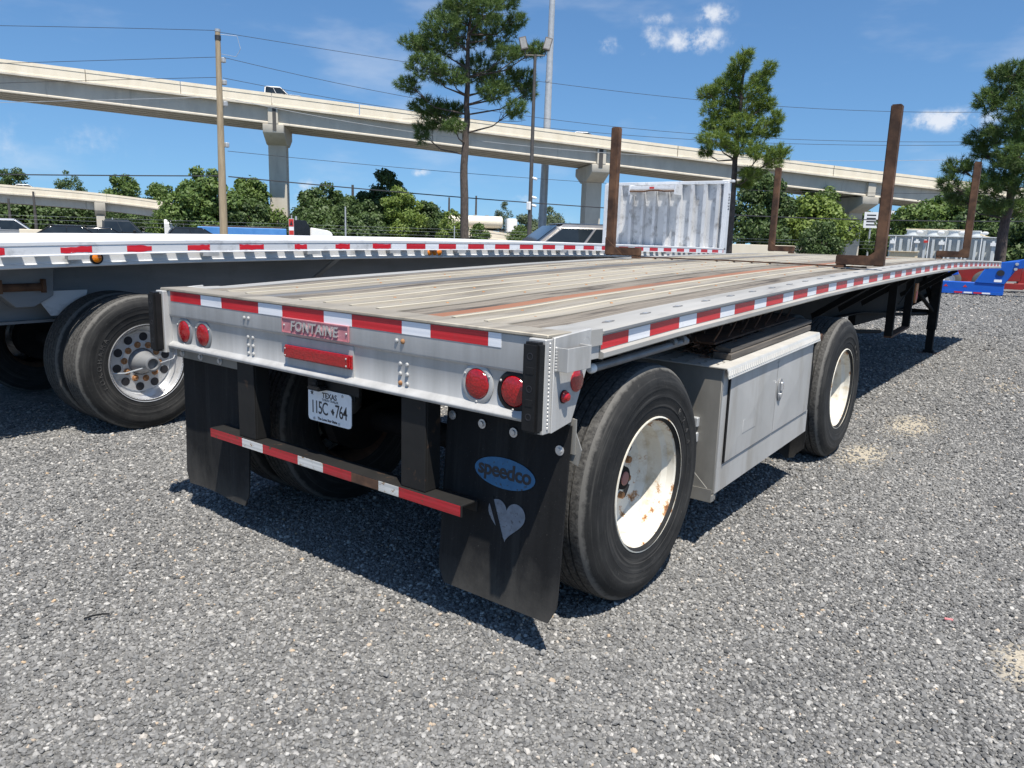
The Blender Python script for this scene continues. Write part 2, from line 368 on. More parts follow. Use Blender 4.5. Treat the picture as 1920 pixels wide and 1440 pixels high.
def _rim():
    k = NT('rusty_white_rim')
    tc = k.n.new("ShaderNodeTexCoord").outputs['Object']
    base = k.mix(k.rng(k.noise(5, 5, .6, vec=tc), .35, .7), (.62, .59, .51), (.72, .70, .63))
    base = k.mix(k.rng(k.noise(12, 6, .65, vec=tc), .50, .75), base, (.44, .36, .24))
    sx = k.n.new("ShaderNodeSeparateXYZ"); k.link(tc, sx.inputs[0])
    ring = k.math('EXPONENT', k.math('MULTIPLY', k.math('POWER', k.math('DIVIDE', k.math('ADD', sx.outputs[0], .075), .022), 2.0), -1.0))
    ring2 = k.math('EXPONENT', k.math('MULTIPLY', k.math('POWER', k.math('DIVIDE', k.math('ADD', sx.outputs[0], .182), .016), 2.0), -1.0))
    ring3 = k.math('EXPONENT', k.math('MULTIPLY', k.math('POWER', k.math('DIVIDE', k.math('ADD', sx.outputs[0], .018), .016), 2.0), -1.0))
    bias = k.math('MULTIPLY', k.math('ADD', k.math('MULTIPLY', ring3, 1.35), k.math('ADD', k.math('MULTIPLY', ring2, .9), k.math('MULTIPLY', ring, .6))), .11)
    n = k.math('ADD', k.math('ADD', k.noise(16, 9, .75, vec=tc), k.math('MULTIPLY', k.noise(3.4, 2, .5, vec=tc), .42)), bias)
    c = k.mix(k.rng(n, .86, .94), base, (.36, .17, .05))
    c = k.mix(k.rng(n, .94, .99), c, (.16, .06, .02))
    spk = k.noise(90, 3, .6, vec=tc)
    c = k.mix(k.rng(spk, .70, .74), c, (.10, .06, .04))
    return k.done(c, .5)


M['rim'] = _rim()


def _gravel_ground():
    k = NT('gravel_ground')
    v1 = k.voro(62, 'F1', 'Color'); sep = k.n.new("ShaderNodeSeparateColor"); k.link(v1, sep.inputs[0])
    d1 = k.voro(62, 'F1', 'Distance')
    g = k.ramp(sep.outputs[0], [(0, (.055, .058, .062)), (.35, (.115, .118, .12)), (.75, (.20, .20, .195)), (1, (.46, .45, .42))])
    g = k.mix(k.rng(d1, .35, .75), g, (.03, .032, .036))
    v2 = k.voro(17, 'F1', 'Color'); s2 = k.n.new("ShaderNodeSeparateColor"); k.link(v2, s2.inputs[0])
    g = k.mix(k.rng(s2.outputs[0], .1, .9, 0, .55), g, (.26, .255, .24))
    g = k.mix(k.rng(s2.outputs[1], .6, 1, 0, .6), g, (.05, .051, .054))
    big = k.noise(.35, 4, .6)
    g = k.mix(k.rng(big, .35, .75, 0, .35), g, (.13, .125, .115))
    fine = k.noise(14, 6, .7)
    g = k.mix(k.rng(fine, .35, .8, 0, .30), g, (.24, .235, .22))
    # sandy spots where fines have come up through the stone
    sp = k.n.new("ShaderNodeSeparateXYZ"); k.link(k.pos, sp.inputs[0])
    acc = None
    for (x, y, rx, ry) in ((1.50, 5.40, .26, .62), (1.42, 4.05, .20, .50), (2.68, 1.28, .15, .24), (3.4, 6.2, .5, .4), (2.0, 8.4, .3, .6)):
        u = k.math('DIVIDE', k.math('SUBTRACT', sp.outputs[0], x), rx); w = k.math('DIVIDE', k.math('SUBTRACT', sp.outputs[1], y), ry)
        q = k.math('EXPONENT', k.math('MULTIPLY', k.math('ADD', k.math('MULTIPLY', u, u), k.math('MULTIPLY', w, w)), -1.0))
        acc = q if acc is None else k.math('MAXIMUM', acc, q)
    msk = k.rng(k.math('MULTIPLY', acc, k.math('ADD', k.noise(16, 6, .7), .35)), .22, .66)
    g = k.mix(msk, g, (.36, .32, .25))
    k.bump(k.math('SUBTRACT', 1.0, d1), .8, .012)
    return k.done(g, .9)


def _stone():
    k = NT('crushed_stone')
    oi = k.n.new("ShaderNodeObjectInfo").outputs['Random']
    g = k.ramp(oi, [(0, (.046, .047, .048)), (.25, (.085, .086, .086)), (.55, (.142, .142, .140)), (.80, (.212, .210, .203)), (.93, (.32, .312, .295)), (.98, (.49, .475, .445)), (1, (.44, .31, .18))])
    g = k.mix(k.rng(k.noise(160, 4, .6), .35, .7, 0, .4), g, (.20, .195, .185))
    g = k.mix(k.rng(k.noise(.8, 5, .6, (1.4, .5, 1)), .42, .72, 0, .36), g, (.25, .245, .232))
    g = k.mix(k.rng(k.noise(2.3, 4, .6), .58, .74, 0, .35), g, (.075, .075, .078))
    return k.done(g, .85)


M['ground'] = _gravel_ground(); M['stone'] = _stone()


def _concrete(name, a, b, stain=True):
    k = NT(name)
    c = k.mix(k.rng(k.noise(.9, 6, .6, (1, 1, .4)), .3, .7), a, b)
    if stain: c = k.mix(k.rng(k.noise(.5, 6, .7, (2, 2, .15)), .60, .78), c, tuple(x * .5 for x in a))
    k.bump(k.noise(9, 5, .7), .25, .02)
    return k.done(c, .85)


M['barrier'] = _concrete('tan_textured_concrete', (.68, .60, .46), (.78, .70, .56), False)
M['concrete'] = _concrete('grey_concrete', (.46, .42, .35), (.56, .515, .43))
M['concrete_dark'] = _concrete('stained_concrete', (.04, .04, .04), (.09, .085, .08), False)


def _leaf(name, a, b, c2, sc=.8):
    k = NT(name)
    n = k.mix(k.rng(k.noise(sc, 3, .6), .35, .65), a, b)
    oi = k.noise(7, 3, .7)
    n = k.mix(k.rng(oi, .55, .75), n, c2)
    k.b.inputs['Transmission Weight'].default_value = 0.0
    t = k.n.new("ShaderNodeBsdfTranslucent"); k.link(n, t.inputs[0])
    mx = k.n.new("ShaderNodeMixShader"); mx.inputs[0].default_value = .28
    m = k.done(n, .6)
    k.link(k.b.outputs[0], mx.inputs[1]); k.link(t.outputs[0], mx.inputs[2])
    k.link(mx.outputs[0], k.n['Material Output'].inputs[0])
    return m


M['leaf_dark'] = _leaf('dark_oak_foliage', (0.048, 0.084, 0.024), (0.079, 0.128, 0.032), (0.120, 0.176, 0.046))
M['leaf_mid'] = _leaf('green_foliage', (0.068, 0.124, 0.026), (0.116, 0.176, 0.035), (0.164, 0.221, 0.053))
M['leaf_lime'] = _leaf('light_green_foliage', (0.115, 0.178, 0.029), (0.169, 0.230, 0.039), (0.217, 0.276, 0.057))
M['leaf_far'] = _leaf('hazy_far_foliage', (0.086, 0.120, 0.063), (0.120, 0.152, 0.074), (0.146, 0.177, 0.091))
M['needle'] = _leaf('pine_needles', (0.104, 0.168, 0.026), (0.173, 0.242, 0.038), (0.246, 0.306, 0.059), 1.3)
M['needle_dark'] = _leaf('dark_pine_needles', (0.070, 0.127, 0.031), (0.108, 0.172, 0.038), (0.160, 0.218, 0.052), 1.3)
M['bark'] = two('pine_bark', (.045, .036, .031), (.12, .095, .080), 6, .95, stretch=(3, 3, 1), bump=.6, bscale=14)
M['plate'] = two('white_plate', (.70, .71, .71), (.78, .78, .78), 40, .35)
M['ink'] = two('black_print_and_gaps', (.012, .012, .016), (.02, .02, .024), 10, .5)
M['speed_blue'] = two('faded_blue_print', (.02, .10, .21), (.035, .15, .29), 30, .6, dirt=((.03, .04, .05), 60, .58, .66, (1, 1, 1)))
M['heart_grey'] = two('faded_grey_print', (.14, .155, .18), (.22, .24, .27), 30, .6, dirt=((.05, .05, .055), 50, .56, .68, (1, 1, 1)))
M['flap_mark'] = two('worn_flap_print', (.015, .0155, .0165), (.027, .027, .028), 40, .6)
M['badge_pink'] = two('faded_red_badge', (.40, .14, .16), (.50, .22, .24), 20, .5)
M['white_pvc'] = two('white_plastic', (.72, .72, .70), (.78, .78, .76), 10, .4)
M['grey_pipe'] = two('grey_pipe_steel', (.15, .15, .15), (.22, .22, .22), 12, .5, .3)
M['brown_print'] = two('faded_orange_print', (.40, .16, .06), (.50, .24, .10), 12, .6)


# ---------------------------------------------------------------- mesh building
class MB:
    def __init__(s): s.v = []; s.f = []; s.mi = []; s.cur = 0

    def _add(s, vs, fs):
        o = len(s.v); s.v += [tuple(p) for p in vs]
        s.f += [tuple(i + o for i in f) for f in fs]; s.mi += [s.cur] * len(fs); return s

    def box(s, x0, x1, y0, y1, z0, z1, shear=None):
        x0, x1 = min(x0, x1), max(x0, x1); y0, y1 = min(y0, y1), max(y0, y1); z0, z1 = min(z0, z1), max(z0, z1)
        vs = [(x, y, z) for z in (z0, z1) for y in (y0, y1) for x in (x0, x1)]
        if shear: vs = [(x, y, z + shear(y)) for x, y, z in vs]
        return s._add(vs, [(0, 2, 3, 1), (4, 5, 7, 6), (0, 1, 5, 4), (2, 6, 7, 3), (0, 4, 6, 2), (1, 3, 7, 5)])

    def hexa(s, bot, top):
        return s._add(list(bot) + list(top), [(3, 2, 1, 0), (4, 5, 6, 7)] + [(i, (i + 1) % 4, 4 + (i + 1) % 4, 4 + i) for i in range(4)])

    def prism(s, poly, axis, a, b):
        """polygon in the two other axes (in order), extruded along axis"""
        def P(u, v, w): return {'x': (w, u, v), 'y': (u, w, v), 'z': (u, v, w)}[axis]
        n = len(poly)
        vs = [P(u, v, a) for u, v in poly] + [P(u, v, b) for u, v in poly]
        fs = [tuple(range(n))[::-1], tuple(range(n, 2 * n))] + [(i, (i + 1) % n, n + (i + 1) % n, n + i) for i in range(n)]
        return s._add(vs, fs)

    def tube(s, pts, r, n=8, caps=True):
        pts = [Vector(p) for p in pts]; k = len(pts)
        rs = r if isinstance(r, (list, tuple)) else [r] * k
        vs = []; up = None
        for i, p in enumerate(pts):
            d = (pts[min(i + 1, k - 1)] - pts[max(i - 1, 0)]).normalized()
            if up is None: up = d.orthogonal().normalized()
            up = (up - d * up.dot(d)).normalized()
            w = d.cross(up)
            vs += [p + (up * math.cos(2 * PI * j / n) + w * math.sin(2 * PI * j / n)) * rs[i] for j in range(n)]
        fs = [(i * n + j, i * n + (j + 1) % n, (i + 1) * n + (j + 1) % n, (i + 1) * n + j) for i in range(k - 1) for j in range(n)]
        if caps: fs += [tuple(range(n))[::-1], tuple(range((k - 1) * n, k * n))]
        return s._add(vs, fs)

    def lathe(s, prof, origin, axis, n=32, mis=None):
        """prof = [(distance along axis, radius)...]; radius 0 closes the end"""
        o = Vector(origin); ax = Vector(axis).normalized(); e1 = ax.orthogonal().normalized(); e2 = ax.cross(e1)
        base = len(s.v); rows = []
        for a, r in prof:
            if r <= 1e-6: rows.append([len(s.v)]); s.v.append(tuple(o + ax * a))
            else:
                rows.append(list(range(len(s.v), len(s.v) + n)))
                s.v += [tuple(o + ax * a + (e1 * math.cos(2 * PI * j / n) + e2 * math.sin(2 * PI * j / n)) * r) for j in range(n)]
        for q, (A, B) in enumerate(zip(rows, rows[1:])):
            m = mis[q] if mis else s.cur
            for j in range(n):
                j2 = (j + 1) % n
                if len(A) == 1 and len(B) == 1: continue
                if len(A) == 1: f = (A[0], B[j2], B[j])
                elif len(B) == 1: f = (A[j], A[j2], B[0])
                else: f = (A[j], A[j2], B[j2], B[j])
                s.f.append(f); s.mi.append(m)
        return s

    def sweep(s, prof, ys, zf, sx=1):
        """closed profile [(x, dz)] swept along y on the curve z = zf(y)"""
        n = len(prof); vs = [(x * sx, y, zf(y) + dz) for y in ys for x, dz in prof]
        fs = [(i * n + j, i * n + (j + 1) % n, (i + 1) * n + (j + 1) % n, (i + 1) * n + j) for i in range(len(ys) - 1) for j in range(n)]
        fs += [tuple(range(n))[::-1], tuple(range((len(ys) - 1) * n, len(ys) * n))]
        return s._add(vs, fs)

    def mesh(s, name, mats, bevel=0, seg=1, smooth=35, weld=True):
        me = bpy.data.meshes.new(name)
        me.from_pydata(s.v, [], s.f)
        bm = bmesh.new(); bm.from_mesh(me)
        bm.faces.ensure_lookup_table()
        for f, m in zip(bm.faces, s.mi): f.material_index = m
        bmesh.ops.recalc_face_normals(bm, faces=bm.faces)
        if bevel:
            ed = [e for e in bm.edges if len(e.link_faces) == 2 and e.calc_face_angle(0) > R(25)]
            bmesh.ops.bevel(bm, geom=ed, offset=bevel, segments=seg, affect='EDGES', clamp_overlap=True)
        bm.to_mesh(me); bm.free()
        for m in (mats if isinstance(mats, (list, tuple)) else [mats]): me.materials.append(m)
        if smooth:
            me.shade_smooth(); me.set_sharp_from_angle(angle=R(smooth))
        return me

    def build(s, name, mats, parent=None, **kw):
        o = bpy.data.objects.new(name, s.mesh(name, mats, **kw)); COL.objects.link(o)
        if parent: put(o, parent)
        return o


def put(o, parent):
    o.parent = parent
    o.matrix_parent_inverse = world_of(parent).inverted()


def world_of(o):
    m = o.matrix_basis.copy()
    if o.parent: m = world_of(o.parent) @ o.matrix_parent_inverse @ m
    return m


def inst(name, me, parent=None, mat4=None):
    o = bpy.data.objects.new(name, me); COL.objects.link(o)
    if mat4 is not None: o.matrix_basis = mat4
    if parent: put(o, parent)
    return o


def tag(o, label, cat, group=None):
    o['label'] = label; o['category'] = cat
    if group: o['group'] = group
    return o


def thing(name, label, cat, loc=(0, 0, 0), group=None):
    o = bpy.data.objects.new(name, None); COL.objects.link(o); o.location = loc; o.empty_display_size = .2
    return tag(o, label, cat, group)


def group_part(name, parent, loc=(0, 0, 0)):
    o = bpy.data.objects.new(name, None); COL.objects.link(o); o.location = loc; o.empty_display_size = .1
    put(o, parent); return o


def T(x, y, z): return Matrix.Translation((x, y, z))


def text_mesh(name, txt, size, mat, extrude=.001, align='CENTER', shear=0, spacing=1.0, bold=0.0):
    cu = bpy.data.curves.new(name, 'FONT'); cu.body = txt; cu.size = size; cu.extrude = extrude
    cu.align_x = align; cu.align_y = 'CENTER'; cu.shear = shear; cu.space_character = spacing; cu.offset = bold
    cu.resolution_u = 3
    ob = bpy.data.objects.new(name, cu); COL.objects.link(ob)
    dg = bpy.context.evaluated_depsgraph_get()
    me = bpy.data.meshes.new_from_object(ob.evaluated_get(dg)); me.name = name
    bpy.data.objects.remove(ob); bpy.data.curves.remove(cu)
    me.materials.clear(); me.materials.append(mat)
    return me


def frame(origin, ex, ey):
    """matrix whose local x, y axes point along ex, ey"""
    ex = Vector(ex).normalized(); ey = Vector(ey); ey = (ey - ex * ey.dot(ex)).normalized(); ez = ex.cross(ey)
    m = Matrix.Identity(4)
    for i, a in enumerate((ex, ey, ez)):
        for j in range(3): m[j][i] = a[j]
    m.translation = origin
    return m


def join_meshes(name, pieces, mat):
    """pieces = [(mesh, matrix)] -> one mesh"""
    bm = bmesh.new()
    for me, mt in pieces:
        t = me.copy(); t.transform(mt); bm.from_mesh(t); bpy.data.meshes.remove(t)
    me = bpy.data.meshes.new(name); bm.to_mesh(me); bm.free(); me.materials.append(mat)
    return me


def arc_text(name, txt, size, mat, center, rad, start, step, xface, sign=1):
    """letters standing round a circle in the plane x = xface (seen from +x); angles in the y-z plane"""
    ps = []
    for i, ch in enumerate(txt):
        if ch == ' ': continue
        a = start + i * step
        up = Vector((0, math.cos(a), math.sin(a)))
        right = Vector((0, math.sin(a), -math.cos(a)))     # clockwise seen from +x with y to the right
        p = Vector((xface, center[1], center[2])) + up * rad
        ps.append((text_mesh('l', ch, size, mat, .0012), frame(p, right, up)))
    return join_meshes(name, ps, mat)


# ---------------------------------------------------------------- ground
def ground():
    mb = MB()
    xs = [-900, -300, -120, -60, -30, -12, -6, -3, 0, 2, 4, 6, 12, 30, 60, 150, 900]
    ys = [-900, -200, -60, -20, -8, -3, 0, 3, 6, 10, 15, 22, 32, 50, 90, 200, 900]
    vs = [(x, y, 0) for y in ys for x in xs]; n = len(xs)
    fs = [(j * n + i, j * n + i + 1, (j + 1) * n + i + 1, (j + 1) * n + i) for j in range(len(ys) - 1) for i in range(n - 1)]
    mb._add(vs, fs)
    g = mb.build('ground', M['ground'], smooth=0); g['kind'] = 'structure'
    return g


def gravel():
    """loose crushed stone over the near part of the lot: points that carry instanced stones"""
    protos = bpy.data.collections.new("stone_shapes")
    rr = random.Random(3)
    for q in range(8):
        bm = bmesh.new(); bmesh.ops.create_icosphere(bm, subdivisions=1, radius=1.0)
        sx, sy, sz = rr.uniform(.8, 1.25), rr.uniform(.65, 1.0), rr.uniform(.45, .7)
        for v in bm.verts:
            v.co = Vector((v.co.x * sx, v.co.y * sy, v.co.z * sz)) * rr.uniform(.78, 1.18)
        me = bpy.data.meshes.new('stone'); bm.to_mesh(me); bm.free(); me.materials.append(M['stone'])
        o = bpy.data.objects.new('stone', me); protos.objects.link(o)
    C0 = np.array([2.70, -2.09]); fw = np.array([-math.sin(R(37.4)), math.cos(R(37.4))]); rt = np.array([fw[1], -fw[0]])
    P = []; S = []
    for (d0, d1, dens, s0, s1) in ((.9, 4.2, 10000, .0049, .0096), (4.2, 7.0, 6000, .0057, .0112), (7.0, 12.0, 2000, .008, .015), (12.0, 20.0, 520, .011, .021), (20.0, 36.0, 150, .015, .028)):
        half = .92
        area = half * (d1 ** 2 - d0 ** 2)
        n = int(area * dens)
        d = np.sqrt(RNG.uniform(d0 ** 2, d1 ** 2, n)); t = RNG.uniform(-half, half, n)
        p = C0 + d[:, None] * fw + (d * t)[:, None] * rt
        P.append(p); S.append(np.exp(RNG.normal(math.log((s0 + s1) / 2), .30, n)).clip(s0 * .7, s1 * 1.7))
    P = np.concatenate(P); S = np.concatenate(S)
    keep = (P[:, 0] > -7) & (P[:, 1] < 34) & ~((P[:, 0] < -4.6) & (P[:, 1] < 9))
    # fewer stones on the sandy spots
    for (x, y, rx, ry) in ((1.50, 5.40, .26, .62), (1.42, 4.05, .20, .50), (2.68, 1.28, .15, .24)):
        q = np.exp(-((P[:, 0] - x) / rx) ** 2 - ((P[:, 1] - y) / ry) ** 2)
        keep &= RNG.uniform(0, 1, len(P)) > q * .85
    P, S = P[keep], S[keep]
    z = S * RNG.uniform(-.10, .55, len(S))
    me = bpy.data.meshes.new('gravel')
    me.vertices.add(len(P)); co = np.column_stack([P, z]).astype(np.float32); me.vertices.foreach_set('co', co.ravel())
    a = me.attributes.new('stone_size', 'FLOAT', 'POINT'); a.data.foreach_set('value', S.astype(np.float32))
    rot = RNG.uniform(-.5, .5, (len(P), 3)); rot[:, 2] = RNG.uniform(0, 2 * PI, len(P))
    b = me.attributes.new('stone_turn', 'FLOAT_VECTOR', 'POINT'); b.data.foreach_set('vector', rot.astype(np.float32).ravel())
    c = me.attributes.new('stone_pick', 'INT', 'POINT'); c.data.foreach_set('value', RNG.integers(0, 8, len(P)).astype(np.int32))
    o = bpy.data.objects.new('gravel', me); COL.objects.link(o); o['kind'] = 'stuff'
    ng = bpy.data.node_groups.new('stone_scatter', 'GeometryNodeTree')
    ng.interface.new_socket('Geometry', in_out='INPUT', socket_type='NodeSocketGeometry')
    ng.interface.new_socket('Geometry', in_out='OUTPUT', socket_type='NodeSocketGeometry')
    N = ng.nodes; gi = N.new('NodeGroupInput'); go = N.new('NodeGroupOutput')
    ci = N.new('GeometryNodeCollectionInfo'); ci.inputs['Collection'].default_value = protos
    ci.inputs['Separate Children'].default_value = True; ci.inputs['Reset Children'].default_value = True
    m2p = N.new('GeometryNodeMeshToPoints')
    ip = N.new('GeometryNodeInstanceOnPoints'); ip.inputs['Pick Instance'].default_value = True

    def attr(nm, ty):
        q = N.new('GeometryNodeInputNamedAttribute'); q.data_type = ty; q.inputs['Name'].default_value = nm
        return q.outputs['Attribute']
    L = ng.links.new
    L(gi.outputs[0], m2p.inputs[0]); L(m2p.outputs[0], ip.inputs['Points']); L(ci.outputs[0], ip.inputs['Instance'])
    L(attr('stone_pick', 'INT'), ip.inputs['Instance Index'])
    L(attr('stone_turn', 'FLOAT_VECTOR'), ip.inputs['Rotation'])
    L(attr('stone_size', 'FLOAT'), ip.inputs['Scale'])
    L(ip.outputs[0], go.inputs[0])
    md = o.modifiers.new('stone_scatter', 'NODES'); md.node_group = ng
    me.materials.append(M['stone'])
    print('stones', len(P))
    return o


ground()
gravel()

# ---------------------------------------------------------------- the flatbed trailer in front
_ZY = [-1, .34, 1, 2, 3, 4, 5, 6, 7, 8, 8.6, 9.5, 10.3, 12, 13.3]
_ZZ = [1.162, 1.162, 1.193, 1.228, 1.262, 1.289, 1.31, 1.328, 1.344, 1.356, 1.358, 1.355, 1.349, 1.331, 1.312]


def zdeck(y): return float(np.interp(y, _ZY, _ZZ)) + .08


def ysteps(a, b, st=.45):
    n = max(2, int((b - a) / st) + 1)
    return [a + (b - a) * i / (n - 1) for i in range(n)]


LEN = 13.3
FB = thing('flatbed_trailer', 'empty aluminium and wood flatbed trailer with black mud flaps, nearest the camera', 'trailer', (0, 2.3, 0))

# rivet and bolt shapes shared by every trailer part
_rv = MB().lathe([(0, .0092), (.0035, .0088), (.007, .0055), (.008, 0)], (0, 0, 0), (0, -1, 0), 10).mesh('rivet', M['alu'])
_rv2 = MB().lathe([(0, .0105), (.004, .0100), (.008, .0062), (.0095, 0)], (0, 0, 0), (0, -1, 0), 10).mesh('rivet', M['rustbolt'])
_bolt = MB().lathe([(0, .019), (.003, .019), (.0035, .012), (.011, .011), (.012, 0)], (0, 0, 0), (0, -1, 0), 12).mesh('bolt', M['zinc'])

# --- rear panel
mb = MB()
mb.prism([(0.0, 1.232), (0.0, 1.108), (.004, 1.100), (.012, 1.096), (.012, .966), (-.006, .956), (-.016, .944), (-.012, .932), (.05, .930), (.05, 1.232)], 'x', -1.19, 1.19)
mb.build('rear_panel', M['alu'], FB, bevel=.002)
mb = MB().prism([(-.006, 1.246), (-.008, 1.233), (.14, 1.233), (.14, 1.246)], 'x', -1.255, 1.255)
mb.build('rear_sill', M['alu_deck'], FB, bevel=.003)
mb = MB().box(-.19, .262, .0075, .0115, .962, 1.095)
mb.build('lamp_backing_plate', M['alu'], FB)
for sx in (-1, 1):
    # corner post: a rear flange and the side plate welded to it
    mb = MB().box(sx * 1.19, sx * 1.262, -.028, .02, .905, 1.232)
    mb.build('corner_flange', M['alu'], FB, bevel=.003)
    mb = MB().prism([(.012, 1.236), (.012, .905), (.135, .925), (.238, 1.14), (.243, 1.250)], 'x', sx * 1.256, sx * 1.270)
    sp = mb.build('side_plate', M['alu'], FB, bevel=.002)
    for xw, yw in ((1.255, -.0295),):
        mb = MB()
        for i in range(22):
            z = .925 + i * .0138
            mb.lathe([(-.007, 0), (-.003, .0042), (.003, .0042), (.007, 0)], (sx * 1.2625, -.004, z), (0, 0, 1), 6)
        w = mb.build('weld_bead', M['alu'], FB); w['kind'] = 'stuff'
    # dock bumper
    mb = MB()
    X0, X1 = sx * 1.232 - .034, sx * 1.232 + .034
    mb.box(X0, X1, -.074, -.0285, .915, 1.225)
    bu = mb.build('dock_bumper', M['black_plastic'], FB, bevel=.009, seg=2)
    for zc in (.972, 1.068, 1.178):
        mb = MB().lathe([(0, .0125), (.0012, .0125), (.0012, .009), (-.004, .0085), (-.004, 0)], ((X0 + X1) / 2, -.0738, zc), (0, -1, 0), 14)
        mb.build('bolt_recess', M['ink'], bu)
    for zc in (1.02, 1.13):
        mb = MB().box((X0 + X1) / 2 - .016, (X0 + X1) / 2 + .016, -.0755, -.0735, zc - .012, zc + .012)
        mb.build('moulded_pad', M['black_plastic'], bu, bevel=.0008)
# stake pocket on the right corner
mb = MB()
mb.box(1.272, 1.318, .022, .026, 1.122, 1.203); mb.box(1.272, 1.318, .166, .170, 1.122, 1.203); mb.box(1.314, 1.318, .026, .166, 1.122, 1.203)
sk = mb.build('stake_pocket', M['alu'], FB, bevel=.001)
mb = MB()
for i in range(8):
    mb.lathe([(-.007, 0), (-.003, .006), (.003, .006), (.007, 0)], (1.272, .020, 1.126 + i * .0105), (0, 0, 1), 6)
w = mb.build('weld_bead', M['alu'], FB); w['kind'] = 'stuff'
for z in (1.205, 1.150):
    inst('bolt', _bolt, FB, frame((1.2705, .212, z), (0, 1, 0), (0, 0, 1)) @ Matrix.Rotation(R(90), 4, 'X'))
mb = MB().lathe([(0, .040), (.003, .040), (.0045, .037), (.0045, 0)], (1.2705, .158, 1.072), (1, 0, 0), 28)
mb.build('round_reflector', M['red_lens'], FB)
mb = MB().lathe([(0, .021), (.006, .021), (.014, .019), (.022, .012), (.025, 0)], (1.2705, .078, 1.026), (1, 0, 0), 16)
mk = mb.build('side_marker_lamp', M['red_lens'], FB)
mb = MB().lathe([(0, .024), (.004, .024), (.004, .018), (.004, 0)], (1.2702, .078, 1.026), (1, 0, 0), 16)
mb.build('lamp_gasket', M['black_plastic'], mk)
# tape along the rear
for i, x0 in enumerate((-1.165, -.69, -.205, .265, .711)):
    xe = (-.875, -.388, .084, .556, .992)[i]
    mb = MB().box(x0, xe, -.0015, .0005, 1.180, 1.2305); mb.build('red_tape', M['tape_red'], FB)
    nx = (-.692, -.207, .263, .709, 1.052)[i]
    mb = MB().box(xe + .001, nx, -.0015, .0005, 1.180, 1.2305)
    mb.build('white_tape', M['tape_white'], FB)
# rivets
for xc in (-.475, .556):
    for z in (1.058, 1.018, .980):
        for k, dx in enumerate((-.019, .019)):
            me = _rv2 if (xc > 0 and z == .980 and k == 0) else _rv
            inst('rivet', me, FB, T(xc + dx, .0118, z))
    for k, dx in enumerate((-.016, .018)):
        inst('rivet', _rv2 if (xc > 0 and k) else _rv, FB, T(xc + dx - .012, -.0002, 1.150))
# badge
mb = MB().box(-.20, .25, -.007, -.0003, 1.112, 1.181)
bd = mb.build('maker_badge', M['badge_pink'], FB, bevel=.002)
mb = MB()
for a in ((-.20, .25, 1.1125, 1.117), (-.20, .25, 1.176, 1.1805), (-.20, -.196, 1.117, 1.176), (.246, .25, 1.117, 1.176)):
    mb.box(a[0], a[1], -.011, -.007, a[2], a[3])
mb.build('badge_border', M['badge_pink'], bd)
tm = text_mesh('lettering', 'FONTAINE', .060, M['chrome'], .004, spacing=1.12, bold=.0012, shear=.12)
inst('lettering', tm, bd, frame((.025, -.0105, 1.1455), (1, 0, 0), (0, 0, 1)))
for x in (-.186, .236): inst('rivet', _rv, bd, T(x, -.007, 1.146) @ Matrix.Scale(.6, 4))
# long centre lamp
mb = MB().box(-.185, .255, -.016, .0070, 1.003, 1.052)
cl = mb.build('centre_lamp', M['red_lens'], FB, bevel=.004, seg=2)
for x in (-.172, .242):
    for z in (1.012, 1.043): inst('screw', _rv, cl, T(x, -.0162, z) @ Matrix.Scale(.45, 4))
mb = MB()
mb.box(-.19, .26, -.004, .0072, .998, 1.057)
mb.build('lamp_base', M['red_lens'], cl, bevel=.002)


def tail_lamp(x, z, ring, rad=.056):
    o = MB().lathe([(0, rad + .019), (.003, rad + .019), (.0065, rad + .013), (.0065, rad + .002), (.003, rad)], (x, .0118, z), (0, -1, 0), 36).build('tail_lamp', ring, FB)
    MB().lathe([(.004, rad), (.009, rad - .004), (.013, rad - .018), (.015, 0)], (x, .0118, z), (0, -1, 0), 36).build('lamp_lens', M['red_lens'], o)
    for k in range(3):
        a = R(90 + 120 * k + 180)
        inst('screw', _rv, o, T(x + math.cos(a) * (rad + .010), .0055, z + math.sin(a) * (rad + .010)) @ Matrix.Scale(.55, 4))
    return o


tail_lamp(-1.062, 1.028, M['alu_shade']); tail_lamp(-.884, 1.027, M['alu_shade'])
tail_lamp(.938, 1.034, M['alu']); tail_lamp(1.107, 1.030, M['black_plastic'])

# licence plate, its holder and lamp
mb = MB().box(-.10, .22, .050, .056, .845, .93); mb.box(-.055, .25, .045, .050, .872, .93)
mb.build('plate_bracket', M['black_steel'], FB)
mb = MB()
mb.prism([(-.088, .741), (-.083, .727), (-.070, .722), (.186, .722), (.201, .727), (.206, .740), (.208, .855), (.204, .868), (.190, .873), (-.066, .873), (-.080, .868), (-.086, .855)], 'y', .040, .043)
lp = mb.build('licence_plate', M['plate'], FB)
PF = lambda x, z: frame((x, .0395, z), (1, 0, 0), (0, 0, 1))
inst('plate_print', text_mesh('plate_print', 'TEXAS', .034, M['ink'], .0003, bold=.0008), lp, PF(.062, .846))
inst('plate_print', text_mesh('plate_print', 'TOKEN TRAILER', .0150, M['ink'], .0003), lp, PF(.066, .826))
inst('plate_number', text_mesh('plate_number', '115C', .074, M['ink'], .0004, spacing=.86, bold=.0005), lp, PF(-.008, .784) @ Matrix.Diagonal((.82, 1.12, 1, 1)))
inst('plate_number', text_mesh('plate_number', '764', .074, M['ink'], .0004, spacing=.86, bold=.0005), lp, PF(.140, .784) @ Matrix.Diagonal((.82, 1.12, 1, 1)))
mb = MB().prism([(.071, .786), (.080, .786), (.080, .794), (.088, .794), (.088, .786), (.096, .781), (.090, .773), (.086, .764), (.080, .772), (.074, .779)], 'y', .0386, .0398)
mb.build('state_mark', M['ink'], lp)
inst('plate_print', text_mesh('plate_print', 'The Lone Star State', .0165, M['ink'], .0003, bold=.0006), lp, PF(.045, .736))
_st = []
